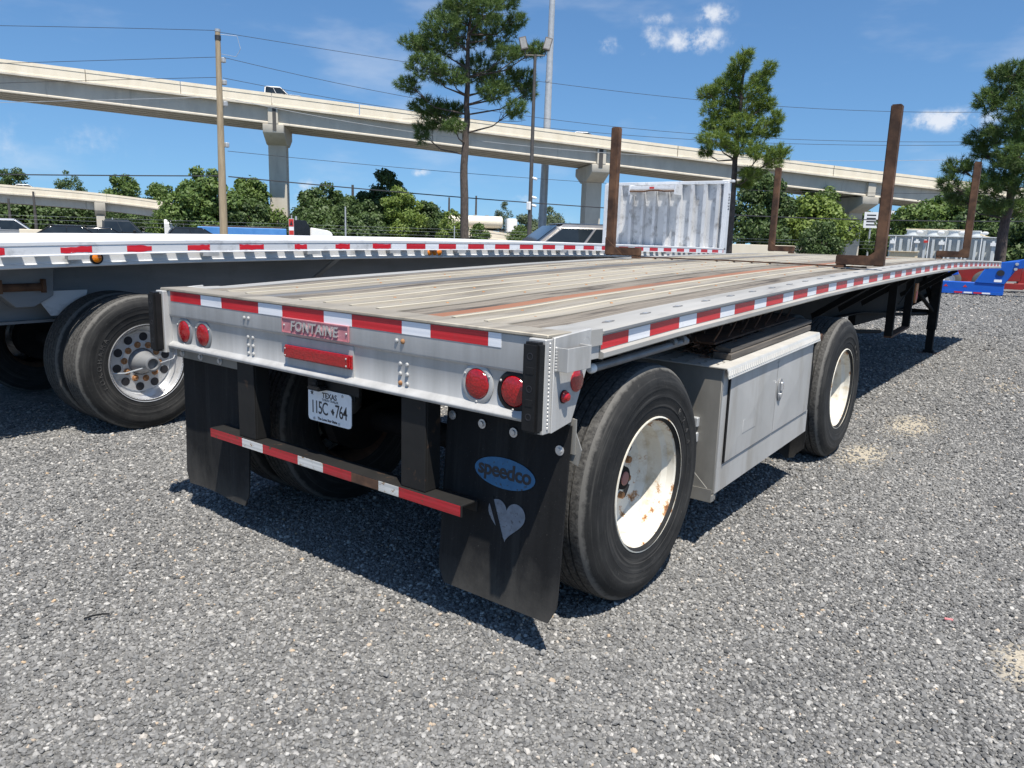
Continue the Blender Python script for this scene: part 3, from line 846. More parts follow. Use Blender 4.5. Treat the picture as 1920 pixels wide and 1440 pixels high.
for k in range(10):
    a = R(90 + 36 * k); rr = .013 if k % 2 == 0 else .005; _st.append((-.058 + rr * math.cos(a), .850 + rr * math.sin(a)))
MB().prism(_st, 'y', .0386, .0398).build('star_mark', M['ink'], lp)
for x, z in ((.150, .862), (-.045, .733), (.125, .733)): inst('bolt', _rv, lp, T(x, .0398, z) @ Matrix.Scale(.7, 4))
mb = MB().box(-.03, .052, -.012, .044, .874, .893); mb.box(-.008, .030, -.004, .044, .893, .920)
mb.build('plate_lamp', M['black_plastic'], FB, bevel=.006, seg=2)

# --- rear underride guard
for x in (-.60, .540):
    mb = MB().box(x, x + .135, .012, .024, .555, .935); mb.box(x, x + .012, .024, .10, .555, .935); mb.box(x + .123, x + .135, .024, .10, .555, .935)
    mb.build('guard_post', M['black_steel'], FB, bevel=.002)
mb = MB().prism([(0.0, .505), (0.0, .553), (.098, .553), (.098, .505), (.090, .505), (.090, .545), (.008, .545), (.008, .505)], 'x', -.845, .880)
gb = mb.build('guard_bar', M['black_steel'], FB, bevel=.0015)
for x0, x1, c in ((-.840, -.56, 'r'), (-.56, -.39, 'w'), (-.39, -.12, 'r'), (-.12, .06, 'w'), (.06, .25, 'r'), (.42, .54, 'w'), (.54, .875, 'r')):
    mb = MB().box(x0 + .001, x1 - .001, -.0018, -.0002, .508, .550)
    mb.build('red_tape' if c == 'r' else 'white_tape', M['guard_red'] if c == 'r' else M['guard_white'], gb)
mb = MB().box(.25, .42, -.0012, -.0002, .509, .549); mb.build('rusted_patch', M['rust_dark'], gb)
for x in (-.58, .56):
    MB().prism([(.026, .555), (.098, .555), (.026, .66)], 'x', x + .055, x + .063).build('post_gusset', M['frame_black'], FB)


# --- mud flaps
def mud_flap(x0, x1, zb, zt, yb, yt, name_mat, wave=.012):
    cols, rows = 10, 12
    def surf(u, v, th):
        x = x0 + (x1 - x0) * u
        # rounded lower corners
        if v < .12:
            q = 1 - math.sqrt(max(0, 1 - (1 - v / .12) ** 2)); ins = .035 * q
            x = x0 + ins + (x1 - x0 - 2 * ins) * u
        z = zb + (zt - zb) * v
        y = yb + (yt - yb) * v + wave * math.sin(u * 5.2 + v * 2) * (1 - v) + th
        return (x, y, z)
    vs = []; fs = []
    for th in (0, .008):
        vs += [surf(i / cols, j / rows, th) for j in range(rows + 1) for i in range(cols + 1)]
    n = (cols + 1) * (rows + 1); I = lambda i, j, k: k * n + j * (cols + 1) + i
    for j in range(rows):
        for i in range(cols):
            fs.append((I(i, j, 0), I(i + 1, j, 0), I(i + 1, j + 1, 0), I(i, j + 1, 0)))
            fs.append((I(i, j, 1), I(i, j + 1, 1), I(i + 1, j + 1, 1), I(i + 1, j, 1)))
    for i in range(cols): fs += [(I(i, 0, 0), I(i, 0, 1), I(i + 1, 0, 1), I(i + 1, 0, 0)), (I(i, rows, 0), I(i + 1, rows, 0), I(i + 1, rows, 1), I(i, rows, 1))]
    for j in range(rows): fs += [(I(0, j, 0), I(0, j + 1, 0), I(0, j + 1, 1), I(0, j, 1)), (I(cols, j, 0), I(cols, j, 1), I(cols, j + 1, 1), I(cols, j + 1, 0))]
    return MB()._add(vs, fs).build('mud_flap', name_mat, FB)


fr = mud_flap(.668, 1.262, .150, .905, .100, .150, M['black_flap'], .0012)
fl = mud_flap(-1.255, -.640, .150, .895, .085, .100, M['black_flap'])
mb = MB().box(.66, 1.275, .160, .166, .80, .93); mb.prism([(1.20, .93), (1.20, .78), (1.285, .76), (1.298, .82), (1.262, .90), (1.262, .93)], 'y', .1665, .172)
mb.build('flap_bracket', M['alu_side'], FB)
mb = MB().box(-1.26, -.60, .070, .0755, .868, .935)
mb.build('flap_bracket', M['alu_side'], FB)
for x, z in ((.70, .855), (.855, .845), (1.01, .838), (1.222, .81)): inst('bolt', _bolt, fr, T(x, .1425, z))
for x in (-1.20, -1.02, -.84, -.66): inst('bolt', _bolt, fl, T(x, .0695, .893))


def flap_y(z): return .100 + .05 * (z - .15) / .755


el = [(.979 + .147 * math.cos(2 * PI * k / 40), .672 + .060 * math.sin(2 * PI * k / 40)) for k in range(40)]
FLM = frame((0, 0, 0), (1, 0, 0), (0, .05, .755))


def on_flap(x, z, off): return frame((x, flap_y(z) - off - .0016, z), (1, 0, 0), (0, .05, .755))


def flat_poly(poly, th=.001):
    m = MB(); m.prism(poly, 'z', 0, th); return m


e2 = [(.147 * math.cos(2 * PI * k / 40), .060 * math.sin(2 * PI * k / 40)) for k in range(40)]
inst('oval_logo', flat_poly(e2).mesh('oval_logo', M['speed_blue'], smooth=0), fr, on_flap(.979, .672, .001))
inst('lettering', text_mesh('lettering', 'speedco', .082, M['ink'], .0006, bold=.0022, spacing=.94), fr, on_flap(.979, .678, .0025))
hp = []
for k in range(48):
    t = 2 * PI * k / 48
    hp.append((.0056 * 16 * math.sin(t) ** 3, .0056 * (13 * math.cos(t) - 5 * math.cos(2 * t) - 2 * math.cos(3 * t) - math.cos(4 * t))))
inst('heart_print', flat_poly(hp).mesh('heart_print', M['heart_grey'], smooth=0), fr, on_flap(1.003, .500, .001))
bnd = [(-.088, .05), (-.078, .052), (.012, -.093), (.0, -.104)]
bnd = [(-.076, .064), (-.052, .074), (.008, -.074), (-.004, -.092)]
inst('heart_band', flat_poly(bnd).mesh('heart_band', M['black_flap'], smooth=0), fr, on_flap(.985, .500, .0022))


# --- deck
YS = ysteps(.142, LEN)


def plank(x0, x1, kind):
    g = .0025
    if kind == 'alu':
        xc = (x0 + x1) / 2
        prof = [(x0 + g, -.032), (x1 - g, -.032), (x1 - g, -.001), (x1 - .008, .0)] + [(xc + .014, 0), (xc + .010, .006), (xc - .010, .006), (xc - .014, 0)] + [(x0 + .008, 0), (x0 + g, -.001)]
        o = MB().sweep(prof, YS, zdeck).build('deck_plank', M['alu_deck'], FB, smooth=0)
        MB().sweep([(xc - .0105, .0058), (xc + .0105, .0058), (xc + .0105, .0082), (xc - .0105, .0082)], YS, zdeck).build('ridge', M['ridge'], o, smooth=0)
        for k in range(int(6 / .6)):
            y = .42 + k * .6 + (.13 if int(x0 * 1000) % 2 else 0)
            inst('screw', _rv2, o, T(xc + .03, y, zdeck(y) - .002) @ Matrix.Rotation(R(-90), 4, 'X') @ Matrix.Scale(.8, 4))
    else:
        mt = {'wood': 'wood', 'rust': 'rust_strip', 'dark': 'dark_strip'}[kind]
        dz = {'wood': -.004, 'rust': -.001, 'dark': -.002}[kind]
        o = MB().sweep([(x0 + g, -.034), (x1 - g, -.034), (x1 - g, dz - .002), (x1 - g - .004, dz), (x0 + g + .004, dz), (x0 + g, dz - .002)], YS, zdeck).build('deck_plank', M[mt], FB, smooth=0)
    return o


for a, b, k in ((.945, 1.100, 'wood'), (.780, .945, 'alu'), (.615, .780, 'alu'), (.525, .615, 'rust'), (.350, .525, 'wood'),
                (.175, .350, 'alu'), (0, .175, 'alu'), (-.175, 0, 'alu'), (-.350, -.175, 'alu'), (-.525, -.350, 'wood'),
                (-.615, -.525, 'dark'), (-.780, -.615, 'alu'), (-.945, -.780, 'alu'), (-1.100, -.945, 'wood')):
    plank(a, b, k)
RAILP = [(1.103, -.112), (1.103, 0), (1.235, 0), (1.256, -.004), (1.264, -.010), (1.264, -.020), (1.252, -.026), (1.252, -.082), (1.258, -.086), (1.270, -.090), (1.270, -.108), (1.262, -.114)]
for sx in (1, -1):
    sr = MB().sweep(RAILP, ysteps(.335, LEN, .3), zdeck, sx).build('side_rail', M['rail'], FB, smooth=20)
    MB().sweep([(1.103, -.06), (1.103, 0), (1.262, 0), (1.262, -.06)], [.142, .334], zdeck, sx).build('rail_end', M['rail'], FB)
    MB().box(sx * 1.18, sx * 1.252, .262, .331, 1.13, 1.236).build('rail_end_plate', M['alu'], FB, bevel=.002)
    MB().sweep([(1.2645, -.0105), (1.2655, -.0105), (1.2655, -.0195), (1.2645, -.0195)], ysteps(.34, LEN, .3), zdeck, sx).build('rail_lip', M['alu_shade'], sr, smooth=0)
    y = .340; n = 0
    first = True
    while y < LEN - .02:
        w = (.205 if first else .269) if n % 2 == 0 else .178
        first = False
        y1 = min(y + w, LEN - .005)
        MB().sweep([(1.2522, -.079), (1.2536, -.079), (1.2536, -.030), (1.2522, -.030)], [y + .001, (y + y1) / 2, y1 - .001], zdeck, sx).build('red_tape' if n % 2 == 0 else 'white_tape', M['tape_red'] if n % 2 == 0 else M['tape_white'], sr, smooth=0)
        y = y1; n += 1
# dark sheets laid on the right rail stand for the open tie-down slots
for k in range(34):
    y = .50 + k * (.305 if k < 20 else .36)
    if y > 11: break
    pts = [(-.050, 0), (-.022, .014), (.022, .014), (.050, 0), (.022, -.014), (-.022, -.014)]
    mb = MB()
    vs = [(1.185 + v, y + u, zdeck(y + u) + .0012) for u, v in pts]; n = len(vs)
    vs += [(p[0], p[1], p[2] - .004) for p in vs]
    mb._add(vs, [tuple(range(n)), tuple(range(n, 2 * n))[::-1]] + [(i, (i + 1) % n, n + (i + 1) % n, n + i) for i in range(n)])
    s_ = mb.build('tie_down_slot', M['dark_strip'], FB, smooth=0)
    MB().box(1.176, 1.194, y - .012, y + .012, zdeck(y) + .0005, zdeck(y) + .0035).build('slot_pin', M['zinc'], s_)
MB().box(-1.262, 1.262, LEN - .03, LEN + .012, zdeck(LEN) - .114, zdeck(LEN) + .004).build('front_sill', M['alu'], FB, bevel=.003)
# pipe under the rail
pp = MB().tube([(1.205, .36, 1.083), (1.205, .8, 1.100), (1.205, 1.18, 1.116)], .017, 12).build('winch_track_pipe', M['grey_pipe'], FB)
MB().lathe([(0, .019), (.02, .019), (.03, .012), (.032, 0)], (1.205, .372, 1.0835), (0, -1, -.03), 14).build('pipe_cap', M['white_pvc'], pp)
for y in (1.02, 1.12): MB().tube([(1.205, y, zdeck(y) - .153), (1.205, y + .03, zdeck(y) - .152)], .021, 12).build('pipe_collar', M['grey_pipe'], pp)

# --- frame below the deck
for k in range(23):
    y = .30 + k * .585
    z = zdeck(y) - .036
    MB().prism([(y, z), (y + .05, z), (y + .05, z - .010), (y + .008, z - .010), (y + .008, z - .085), (y + .05, z - .085), (y + .05, z - .095), (y, z - .095)], 'x', -1.10, 1.10).build('cross_member', M['frame_black'], FB)
bb = [(.03, .93), (4.2, .86), (7.2, .84), (8.3, .77), (9.6, .745), (10.8, .82), (11.6, .91), (12.4, 1.10), (13.2, 1.13)]
for x in (-.50, .50):
    mb = MB()
    ys = [q[0] for q in bb]
    poly = [(y, zb) for y, zb in bb] + [(y, zdeck(y) - .133) for y in reversed(ys)]
    mb.prism(poly, 'x', x - .006, x + .006)
    for (ya, za), (yb, zb2) in zip(bb, bb[1:]):
        mb.hexa([(x - .07, ya, za - .012), (x + .07, ya, za - .012), (x + .07, yb, zb2 - .012), (x - .07, yb, zb2 - .012)],
                [(x - .07, ya, za), (x + .07, ya, za), (x + .07, yb, zb2), (x - .07, yb, zb2)])
    mb.build('main_beam', M['frame_black'], FB, smooth=0)
MB().box(-1.1, 1.1, .052, .06, .94, 1.225).build('rear_bulkhead', M['frame_black'], FB)
for yc in (.82, 3.86):
    MB().tube([(-1.0, yc, .52), (1.0, yc, .52)], .063, 16).build('axle', M['frame_black'], FB)
    for sx in (-1, 1):
        MB().box(sx * .44, sx * .56, yc + .35, yc + .47, .55, .92).build('suspension_hanger', M['frame_black'], FB)
        MB().prism([(yc - .35, .56), (yc - .30, .44), (yc + .42, .58), (yc + .42, .66), (yc, .62)], 'x', sx * .47, sx * .54).build('trailing_arm', M['frame_black'], FB)
        MB().lathe([(0, .10), (.03, .125), (.12, .13), (.22, .125), (.25, .10)], (sx * .50, yc - .27, .60), (0, 0, 1), 18).build('air_spring', M['tyre'], FB)
        MB().lathe([(0, 0), (0, .20), (.16, .20), (.17, .19), (.17, 0)], (sx * .60, yc, .52), (sx, 0, 0), 24).build('brake_drum', M['frame_black'], FB)
        MB().lathe([(0, .07), (.14, .07)], (sx * .40, yc + .12, .62), (0, 1, 0), 12).build('brake_chamber', M['frame_black'], FB)
MB().lathe([(-.42, 0), (-.40, .09), (-.36, .105), (.36, .105), (.40, .09), (.42, 0)], (0, 1.9, .80), (1, 0, 0), 18).build('air_tank', M['frame_black'], FB)

# --- wheels
TP = [(-.262, .285), (-.272, .300), (-.28, .34), (-.284, .40), (-.281, .45), (-.268, .49), (-.252, .510), (-.238, .519)]
TPF = [(a, r) for a, r in [(-.018, .283), (-.006, .294), (-.004, .306), (.001, .318), (0.002, .345), (.005, .347), (.006, .385), (.0085, .388), (.006, .42), (.0075, .423), (.004, .444), (.0045, .447), (-.002, .466), (-.010, .484), (-.020, .498), (-.028, .508), (-.034, .513), (-.040, .5195)]]
TR = []
for g in (-.082, -.122, -.162, -.202):
    TR += [(g + .005, .5245), (g + .0035, .512), (g - .0035, .512), (g - .005, .5245)]
TREAD = [(-.050, .5225)] + TR + [(-.236, .5225)]
TYRE_PROF = TPF + TREAD + list(reversed(TP))
_mis = [0] * (len(TPF) - 1) + [1] * (len(TREAD) + 1) + [0] * (len(TP) - 1)
tyre_me = MB().lathe(TYRE_PROF, (0, 0, 0), (1, 0, 0), 96, _mis).mesh('tyre', [M['tyre'], M['tread']], smooth=40)
RIMP = [(-.020, .280), (-.004, .286), (.000, .297), (-.006, .303), (-.012, .298), (-.012, .287), (-.030, .277), (-.060, .272), (-.072, .262), (-.100, .258), (-.150, .259), (-.165, .250), (-.178, .232), (-.182, .150), (-.172, .118), (-.172, .085), (-.20, .085), (-.20, 0)]
RIMP = [(0, 0), (0, 0), (.0005, .2955), (-.001, .3015), (-.010, .303), (-.0105, .296), (-.012, .291), (-.026, .279), (-.058, .274), (-.066, .266), (-.078, .255), (-.150, .251), (-.160, .242), (-.186, .228), (-.200, .196), (-.204, .160), (-.196, .122), (-.196, .085), (-.225, .085), (-.225, 0)]
RIMP = RIMP[2:]
rim_me = MB().lathe(RIMP, (0, 0, 0), (1, 0, 0), 64).mesh('rim', M['rim'], smooth=30)
RIMB = [(-.272, .300), (-.266, .29), (-.240, .262), (-.205, .252)]
rimb_me = MB().lathe(RIMB, (0, 0, 0), (1, 0, 0), 48).mesh('rim_barrel', M['rim'], smooth=30)
hub_me = MB().lathe([(-.224, .074), (-.165, .068), (-.160, .055), (-.132, .052), (-.130, 0)], (0, 0, 0), (1, 0, 0), 20).mesh('hub', M['frame_black'])
cap_me = MB().lathe([(-.1295, .032), (-.125, .030), (-.124, 0)], (0, 0, 0), (1, 0, 0), 16).mesh('hub_cap', two('dull_red_cap', (.28, .10, .09), (.36, .15, .13), 20, .5))
hole_me = MB().lathe([(0, .034), (.0015, .034), (.0015, 0)], (0, 0, 0), (1, 0, 0), 18).mesh('hand_hole', M['ink'])  # flat black disc on the wheel face, stands for the dark opening
nut_me = MB().lathe([(0, .018), (.022, .016), (.024, 0)], (0, 0, 0), (1, 0, 0), 6).mesh('wheel_nut', M['rustbolt'])
inner_rim_me = MB().lathe([(-.27, .300), (-.26, .286), (-.22, .262), (-.14, .250), (-.05, .262), (-.02, .286), (-.012, .300)], (0, 0, 0), (1, 0, 0), 40).mesh('rim', M['rust_dark'])


def wheel(parent, x, y, z, sx, outer=True, spin=0.0):
    w = group_part('wheel', parent, (x, y, z))
    b = T(x, y, z) @ (Matrix.Identity(4) if sx > 0 else Matrix.Rotation(PI, 4, 'Z')) @ Matrix.Rotation(spin, 4, 'X')
    inst('tyre', tyre_me, w, b)
    if outer:
        inst('rim', rim_me, w, b); inst('rim_barrel', rimb_me, w, b); inst('hub', hub_me, w, b); inst('hub_cap', cap_me, w, b)
        for k in range(5):
            a = 2 * PI * k / 5
            inst('hand_hole', hole_me, w, b @ T(-.2000, .186 * math.cos(a), .198 * math.sin(a)))
        for k in range(10):
            a = 2 * PI * (k + .5) / 10
            inst('wheel_nut', nut_me, w, b @ T(-.200, .142 * math.cos(a), .142 * math.sin(a)))
    else:
        inst('rim', inner_rim_me, w, b)
    return w


for i, yc in enumerate((.82, 3.86)):
    for sx in (1, -1):
        w = wheel(FB, sx * 1.255, yc, .521, sx, True, R(37 + 105 * i) + (1 if sx < 0 else 0))
        wheel(FB, sx * .915, yc, .521, sx, False, .5 * i)
        if sx > 0:
            me = arc_text('sidewall_lettering', 'R 2 4 4' if i == 0 else 'R Y 2', .042, M['tread'], (0, yc, .521), .365, R(52), R(-5.2), 1.262)
            inst('sidewall_lettering', me, w)

# --- tool box between the wheels
SH = lambda y: .040 * (y - 1.5)
TB = MB().box(.66, 1.262, 1.515, 2.985, .300, .952, SH).build('tool_box', M['alu_side'], FB, bevel=.004)
MB().box(1.262, 1.268, 1.516, 2.984, .303, .950, SH).build('front_sheet', M['alu_box'], TB)
for y0, y1 in ((1.585, 2.290), (2.298, 2.945)):
    ym, zm = (y0 + y1) / 2, .678
    c8 = [(x, y, z + SH(y)) for x in (1.2705, 1.276) for y, z in ((y0, .452), (y1, .452), (y1, .905), (y0, .905))] + [(1.2835, ym, zm + SH(ym))]
    # cross-broken sheet: four shallow facets meeting at the middle
    MB()._add(c8, [(3, 2, 1, 0)] + [(i, (i + 1) % 4, 4 + (i + 1) % 4, 4 + i) for i in range(4)] + [(4 + i, 4 + (i + 1) % 4, 8) for i in range(4)]).build('door', M['alu_box'], TB, smooth=0)
MB().box(1.2681, 1.2702, 1.576, 2.955, .445, .912, SH).build('door_gap_sheet', M['ink'], TB)  # black sheet behind the doors, added to draw the dark gap round them
MB().tube([(1.277, 1.580, .456 + SH(1.58)), (1.277, 1.580, .905 + SH(1.58))], .005, 8).build('hinge', M['black_steel'], TB)
MB().tube([(1.277, 2.951, .456 + SH(2.95)), (1.277, 2.951, .905 + SH(2.95))], .005, 8).build('hinge', M['black_steel'], TB)
lid = MB().prism([(.645, .953), (1.285, .953), (1.292, .936), (1.292, .920), (1.298, .905), (1.301, .906), (1.2965, .922), (1.296, .940), (1.288, .958), (.645, .960)], 'y', 1.500, 3.00)
for i, v in enumerate(lid.v): lid.v[i] = (v[0], v[1], v[2] + SH(v[1]))
lid = lid.build('lid', M['alu_bright'], TB)
mb = MB()
for k in range(52):
    y = 1.515 + k * .0287
    c = (1.296, y, .931 + SH(y))
    mb.hexa([(c[0] - .002, y - .008, c[2] - .012), (c[0] + .006, y - .004, c[2] - .012), (c[0] + .006, y + .002, c[2] - .012), (c[0] - .002, y + .004, c[2] - .012)],
            [(c[0] - .004, y, c[2] + .012), (c[0] + .003, y + .003, c[2] + .012), (c[0] + .003, y + .008, c[2] + .012), (c[0] - .004, y + .011, c[2] + .012)])
q = mb.build('tread_bars', M['alu_bright'], lid, smooth=0); q['kind'] = 'stuff'
mb = MB()
for k in range(40):
    for j in range(6):
        y = 1.53 + k * .0367; x = .80 + j * .082
        z = .9605 + SH(y)
        s_ = .011 if (k + j) % 2 else -.011
        mb.hexa([(x - .012, y - s_ * .9 - .003, z), (x + .012, y + s_ * .9 - .003, z), (x + .012, y + s_ * .9 + .003, z), (x - .012, y - s_ * .9 + .003, z)],
                [(x - .008, y - s_ * .6 - .001, z + .002), (x + .008, y + s_ * .6 - .001, z + .002), (x + .008, y + s_ * .6 + .001, z + .002), (x - .008, y - s_ * .6 + .001, z + .002)])
q = mb.build('tread_pattern', M['alu_side'], lid, smooth=0); q['kind'] = 'stuff'
lt = MB()
oc = [(2.345 + .040 * math.cos(2 * PI * k / 20), .700 + SH(2.345) + .068 * math.sin(2 * PI * k / 20)) for k in range(20)]
lt = lt.prism(oc, 'x', 1.2770, 1.286).build('latch', M['alu_shade'], TB, bevel=.002)
MB().box(1.286, 1.300, 2.332, 2.358, .695 + SH(2.345), .745 + SH(2.345)).build('latch_handle', M['chrome'], TB, bevel=.003)
MB().lathe([(0, .016), (.010, .015), (.010, 0)], (1.286, 2.345, .668 + SH(2.345)), (1, 0, 0), 14).build('latch_lock', M['chrome'], TB)
mb = MB().box(1.2770, 1.2815, 1.80, 1.985, .560, .632, SH); mb.build('maker_plate', M['alu_box'], TB, bevel=.001)
for y0, w in ((1.83, .12), (1.83, .09)):
    pass
for y in (2.262, 2.278, 2.31):
    inst('rivet', _rv, TB, frame((1.2772, y, .872 + SH(y)), (0, 1, 0), (0, 0, 1)) @ Matrix.Rotation(R(90), 4, 'X') @ Matrix.Scale(.5, 4))
# bracket under the box
MB().prism([(1.50, .300), (1.545, .262), (1.545, .300)], 'x', .70, 1.262).build('box_bracket', M['alu_side'], TB)
mb = MB().box(.80, 1.268, 1.470, 1.512, .268, .300); mb.box(.80, 1.268, 1.470, 1.475, .300, .335)
mb.prism([(.95, .335), (1.24, .335), (1.0, .56), (.95, .56)], 'y', 1.478, 1.486)
mb.build('box_bracket', M['alu_side'], TB)
for z in (.64, .56): MB().box(1.10, 1.16, 1.485, 1.514, z, z + .05).build('box_clamp', M['galv'], TB, bevel=.004)
MB().tube([(1.10, 3.03, .985), (1.30, 3.03, .985)], .022, 10).build('rusty_tube_end', M['rust'], TB)
# front fender flap ahead of the box
MB().prism([(1.06, .80), (1.06, .30), (1.08, .17), (1.14, .135), (1.19, .15), (1.20, .175), (1.245, .22), (1.252, .30), (1.252, .80)], 'y', 3.06, 3.068).build('fender_flap', M['black_flap'], FB)
# chain rack above the box
rk = MB().box(.90, 1.12, 1.72, 3.02, 1.028, 1.038, SH).build('chain_rack', M['rust_dark'], FB)
for k in range(7):
    y = 1.80 + k * .19
    MB().tube([(1.10, y - .05, 1.04 + SH(y)), (1.115, y - .02, 1.085 + SH(y)), (1.115, y + .015, 1.118 + SH(y)), (1.09, y + .05, 1.135 + SH(y)), (.98, y + .05, 1.135 + SH(y))], .0055, 6).build('rack_hoop', M['rust'], rk)
    MB().box(.93, .945, y - .01, y + .01, 1.038 + SH(y), 1.145 + SH(y)).build('rack_bar', M['rust_dark'], rk)
mb = MB(); rr = random.Random(11)
for k in range(90):
    p = Vector((rr.uniform(.90, 1.10), rr.uniform(1.66, 2.5), 0)); p.z = .975 + SH(p.y) + rr.uniform(0, .05)
    pts = [p]
    for j in range(4): pts.append(pts[-1] + Vector((rr.uniform(-.04, .05), rr.uniform(-.05, .05), rr.uniform(-.02, .02))))
    mb.tube([(a.x, a.y, max(a.z, .968 + SH(a.y))) for a in pts], .0035, 4)
q = mb.build('loose_chain', M['rust_dark'], rk); q['kind'] = 'stuff'

# --- landing gear and step
for sx in (1, -1):
    lg = MB().box(sx * .70 - .062, sx * .70 + .062, 10.93, 11.06, .36, 1.27).build('landing_leg', M['frame_black'], FB, bevel=.006)
    MB().box(sx * .70 - .050, sx * .70 + .050, 10.945, 11.045, .045, .36).build('inner_leg', M['frame_black'], lg, bevel=.005)
    MB().prism([(sx * .70 - .15, .012), (sx * .70 + .15, .012), (sx * .70 + .13, .004), (sx * .70 - .13, .004)], 'y', 10.86, 11.13).build('foot_plate', M['rust'], lg)
    MB().box(sx * .70 - .07, sx * .70 + .07, 10.93, 11.06, .012, .05).build('foot_saddle', M['frame_black'], lg)
    MB().tube([(sx * .70, 11.0, .62), (sx * .55, 10.2, 1.0)], .028, 8).build('leg_brace', M['frame_black'], FB)
    MB().tube([(sx * .70, 11.0, .62), (sx * .50, 11.0, 1.2)], .028, 8).build('leg_brace', M['frame_black'], FB)
MB().box(-.66, .66, 10.97, 11.02, .60, .66).build('cross_tube', M['frame_black'], FB)
mb = MB().box(.86, .94, 6.98, 7.04, .62, 1.30); mb.build('step_post', M['frame_black'], FB)
mb = MB().box(.86, .94, 7.86, 7.92, .66, 1.30); mb.build('step_post', M['frame_black'], FB)
MB().hexa([(.86, 6.98, .60), (.94, 6.98, .60), (.94, 7.92, .645), (.86, 7.92, .645)], [(.86, 6.98, .622), (.94, 6.98, .622), (.94, 7.92, .667), (.86, 7.92, .667)]).build('step_tread', M['rust_dark'], FB)
MB().box(-.6, .5, 8.86, 8.92, .66, .735).build('rack_cross_bar', M['frame_black'], FB)
MB().box(.42, .50, 7.2, 8.9, .68, .80).build('spare_carrier_rail', M['frame_black'], FB)
MB().tube([(.42, 7.3, .60), (.42, 8.9, .47)], .025, 8).build('spare_carrier_rod', M['frame_black'], FB)
MB().tube([(.46, 9.2, .685), (.62, 10.95, .60)], .025, 8).build('spare_carrier_rod', M['frame_black'], FB)
mb = MB().prism([(8.02, 1.16), (8.02, .98), (8.05, .93), (8.13, .93), (8.16, .98), (8.16, 1.16)], 'x', .925, .94)
wf = mb.build('warning_placard', M['brown_print'], FB)
MB().lathe([(0, .055), (.004, .055), (.004, 0)], (.940, 8.09, 1.02), (1, 0, 0), 18).build('placard_mark', M['red_bright'], wf)
MB().tube([(.93, 7.2, .96), (.93, 8.05, 1.22)], .006, 6).build('air_hose', M['frame_black'], FB)
MB().box(-.35, .35, 11.6, 12.9, 1.10, 1.17).build('coupler_plate', M['frame_black'], FB)
# short struts under the deck, dirty brown shapes seen below the rail
for y in (5.2, 6.1, 7.0, 9.0, 9.9):
    for sx in (1, -1):
        MB().prism([(sx * .58, zdeck(y) - .45), (sx * .60, zdeck(y) - .50), (sx * 1.10, zdeck(y) - .15), (sx * 1.04, zdeck(y) - .13)], 'y', y, y + .05).build('outrigger', M['frame_black'], FB)


# --- loose stakes standing on the deck
def stake(x_out, y, ztop, sx, label):
    zb = zdeck(y) + .030
    root = thing('steel_stake', label, 'stake', (x_out - sx * .045, y, zb), 'rusty stakes on the flatbed')
    lean = .0
    MB().box(x_out - sx * .080, x_out, y - .040, y + .040, zb, ztop).build('post', M['rust'], root, bevel=.008, seg=2)
    MB().box(x_out - sx * .37, x_out - sx * .081, y - .037, y + .037, zb + .003, zb + .082).build('foot_arm', M['rust'], root, bevel=.006, seg=2)
    MB().prism([(x_out - sx * .200, zb + .010), (x_out - sx * .004, zb + .010), (x_out - sx * .004, zb + .172)], 'y', y - .0485, y - .0405).build('gusset', M['rust'], root)
    MB().box(x_out - sx * .365, x_out - sx * .30, y - .035, y + .035, zdeck(y) + .008, zb + .002).build('foot_block', M['rust_dark'], root)
    return root


stake(1.262, 4.70, 2.665, 1, 'tall rusty stake on the right edge of the deck, nearest the camera')
stake(-1.285, 4.62, 2.63, -1, 'rusty stake on the left edge of the deck in front of the white headboard')
stake(1.285, 9.2, 2.645, 1, 'rusty stake far along the right edge of the deck before the transformers')
stake(-1.275, 9.2, 2.645, -1, 'rusty stake far along the left edge right of the pine trunk')
mb = MB()
pts = [(-1.02, 4.80), (-.2, 4.92), (.6, 4.84), (1.12, 4.74)]
for (xa, ya), (xb, yb) in zip(pts, pts[1:]):
    za, zb_ = zdeck(ya) + .009, zdeck(yb) + .009
    mb.hexa([(xa, ya - .022, za), (xb, yb - .022, zb_), (xb, yb + .022, zb_), (xa, ya + .022, za)], [(xa, ya - .022, za + .012), (xb, yb - .022, zb_ + .012), (xb, yb + .022, zb_ + .012), (xa, ya + .022, za + .012)])
tag(mb.build('flat_bar', M['rust']), 'thin rusty flat bar lying across the deck between two stakes', 'steel bar')
# lumber on the tool box
mb = MB()
mb.hexa([(1.125, 1.72, 1.006), (1.215, 1.72, 1.004), (1.215, 3.06, 1.066), (1.125, 3.06, 1.068)], [(1.125, 1.72, 1.030), (1.215, 1.72, 1.028), (1.215, 3.06, 1.088), (1.125, 3.06, 1.090)])
tag(mb.build('lumber_board', M['wood_dark'], bevel=.002), 'upper dark board lying on the tool box under the deck', 'board')
mb = MB()
mb.hexa([(1.125, 1.70, .970), (1.225, 1.70, .970), (1.225, 3.02, 1.024), (1.125, 3.02, 1.024)], [(1.125, 1.70, 1.003), (1.225, 1.70, 1.001), (1.225, 3.02, 1.056), (1.125, 3.02, 1.056)])
tag(mb.build('lumber_board', M['wood_dark'], bevel=.002), 'lower dark board lying flat on the tool box lid', 'board')

# --- litter on the gravel
tag(MB().tube([(-.350, -.875, .012), (-.338, -.845, .017), (-.322, -.815, .018), (-.305, -.795, .016)], .004, 6).build('hose_scrap', M['black_plastic']), 'short curled black hose scrap on the gravel at lower left', 'scrap')
tag(MB().lathe([(-.016, 0), (-.016, .006), (.016, .006), (.016, 0)], (2.369, 1.466, .014), (1, .3, 0), 8).build('plastic_scrap', two('pink_plastic', (.50, .16, .17), (.58, .22, .22), 20, .5)), 'tiny pinkish plastic scrap on the gravel at right', 'scrap')

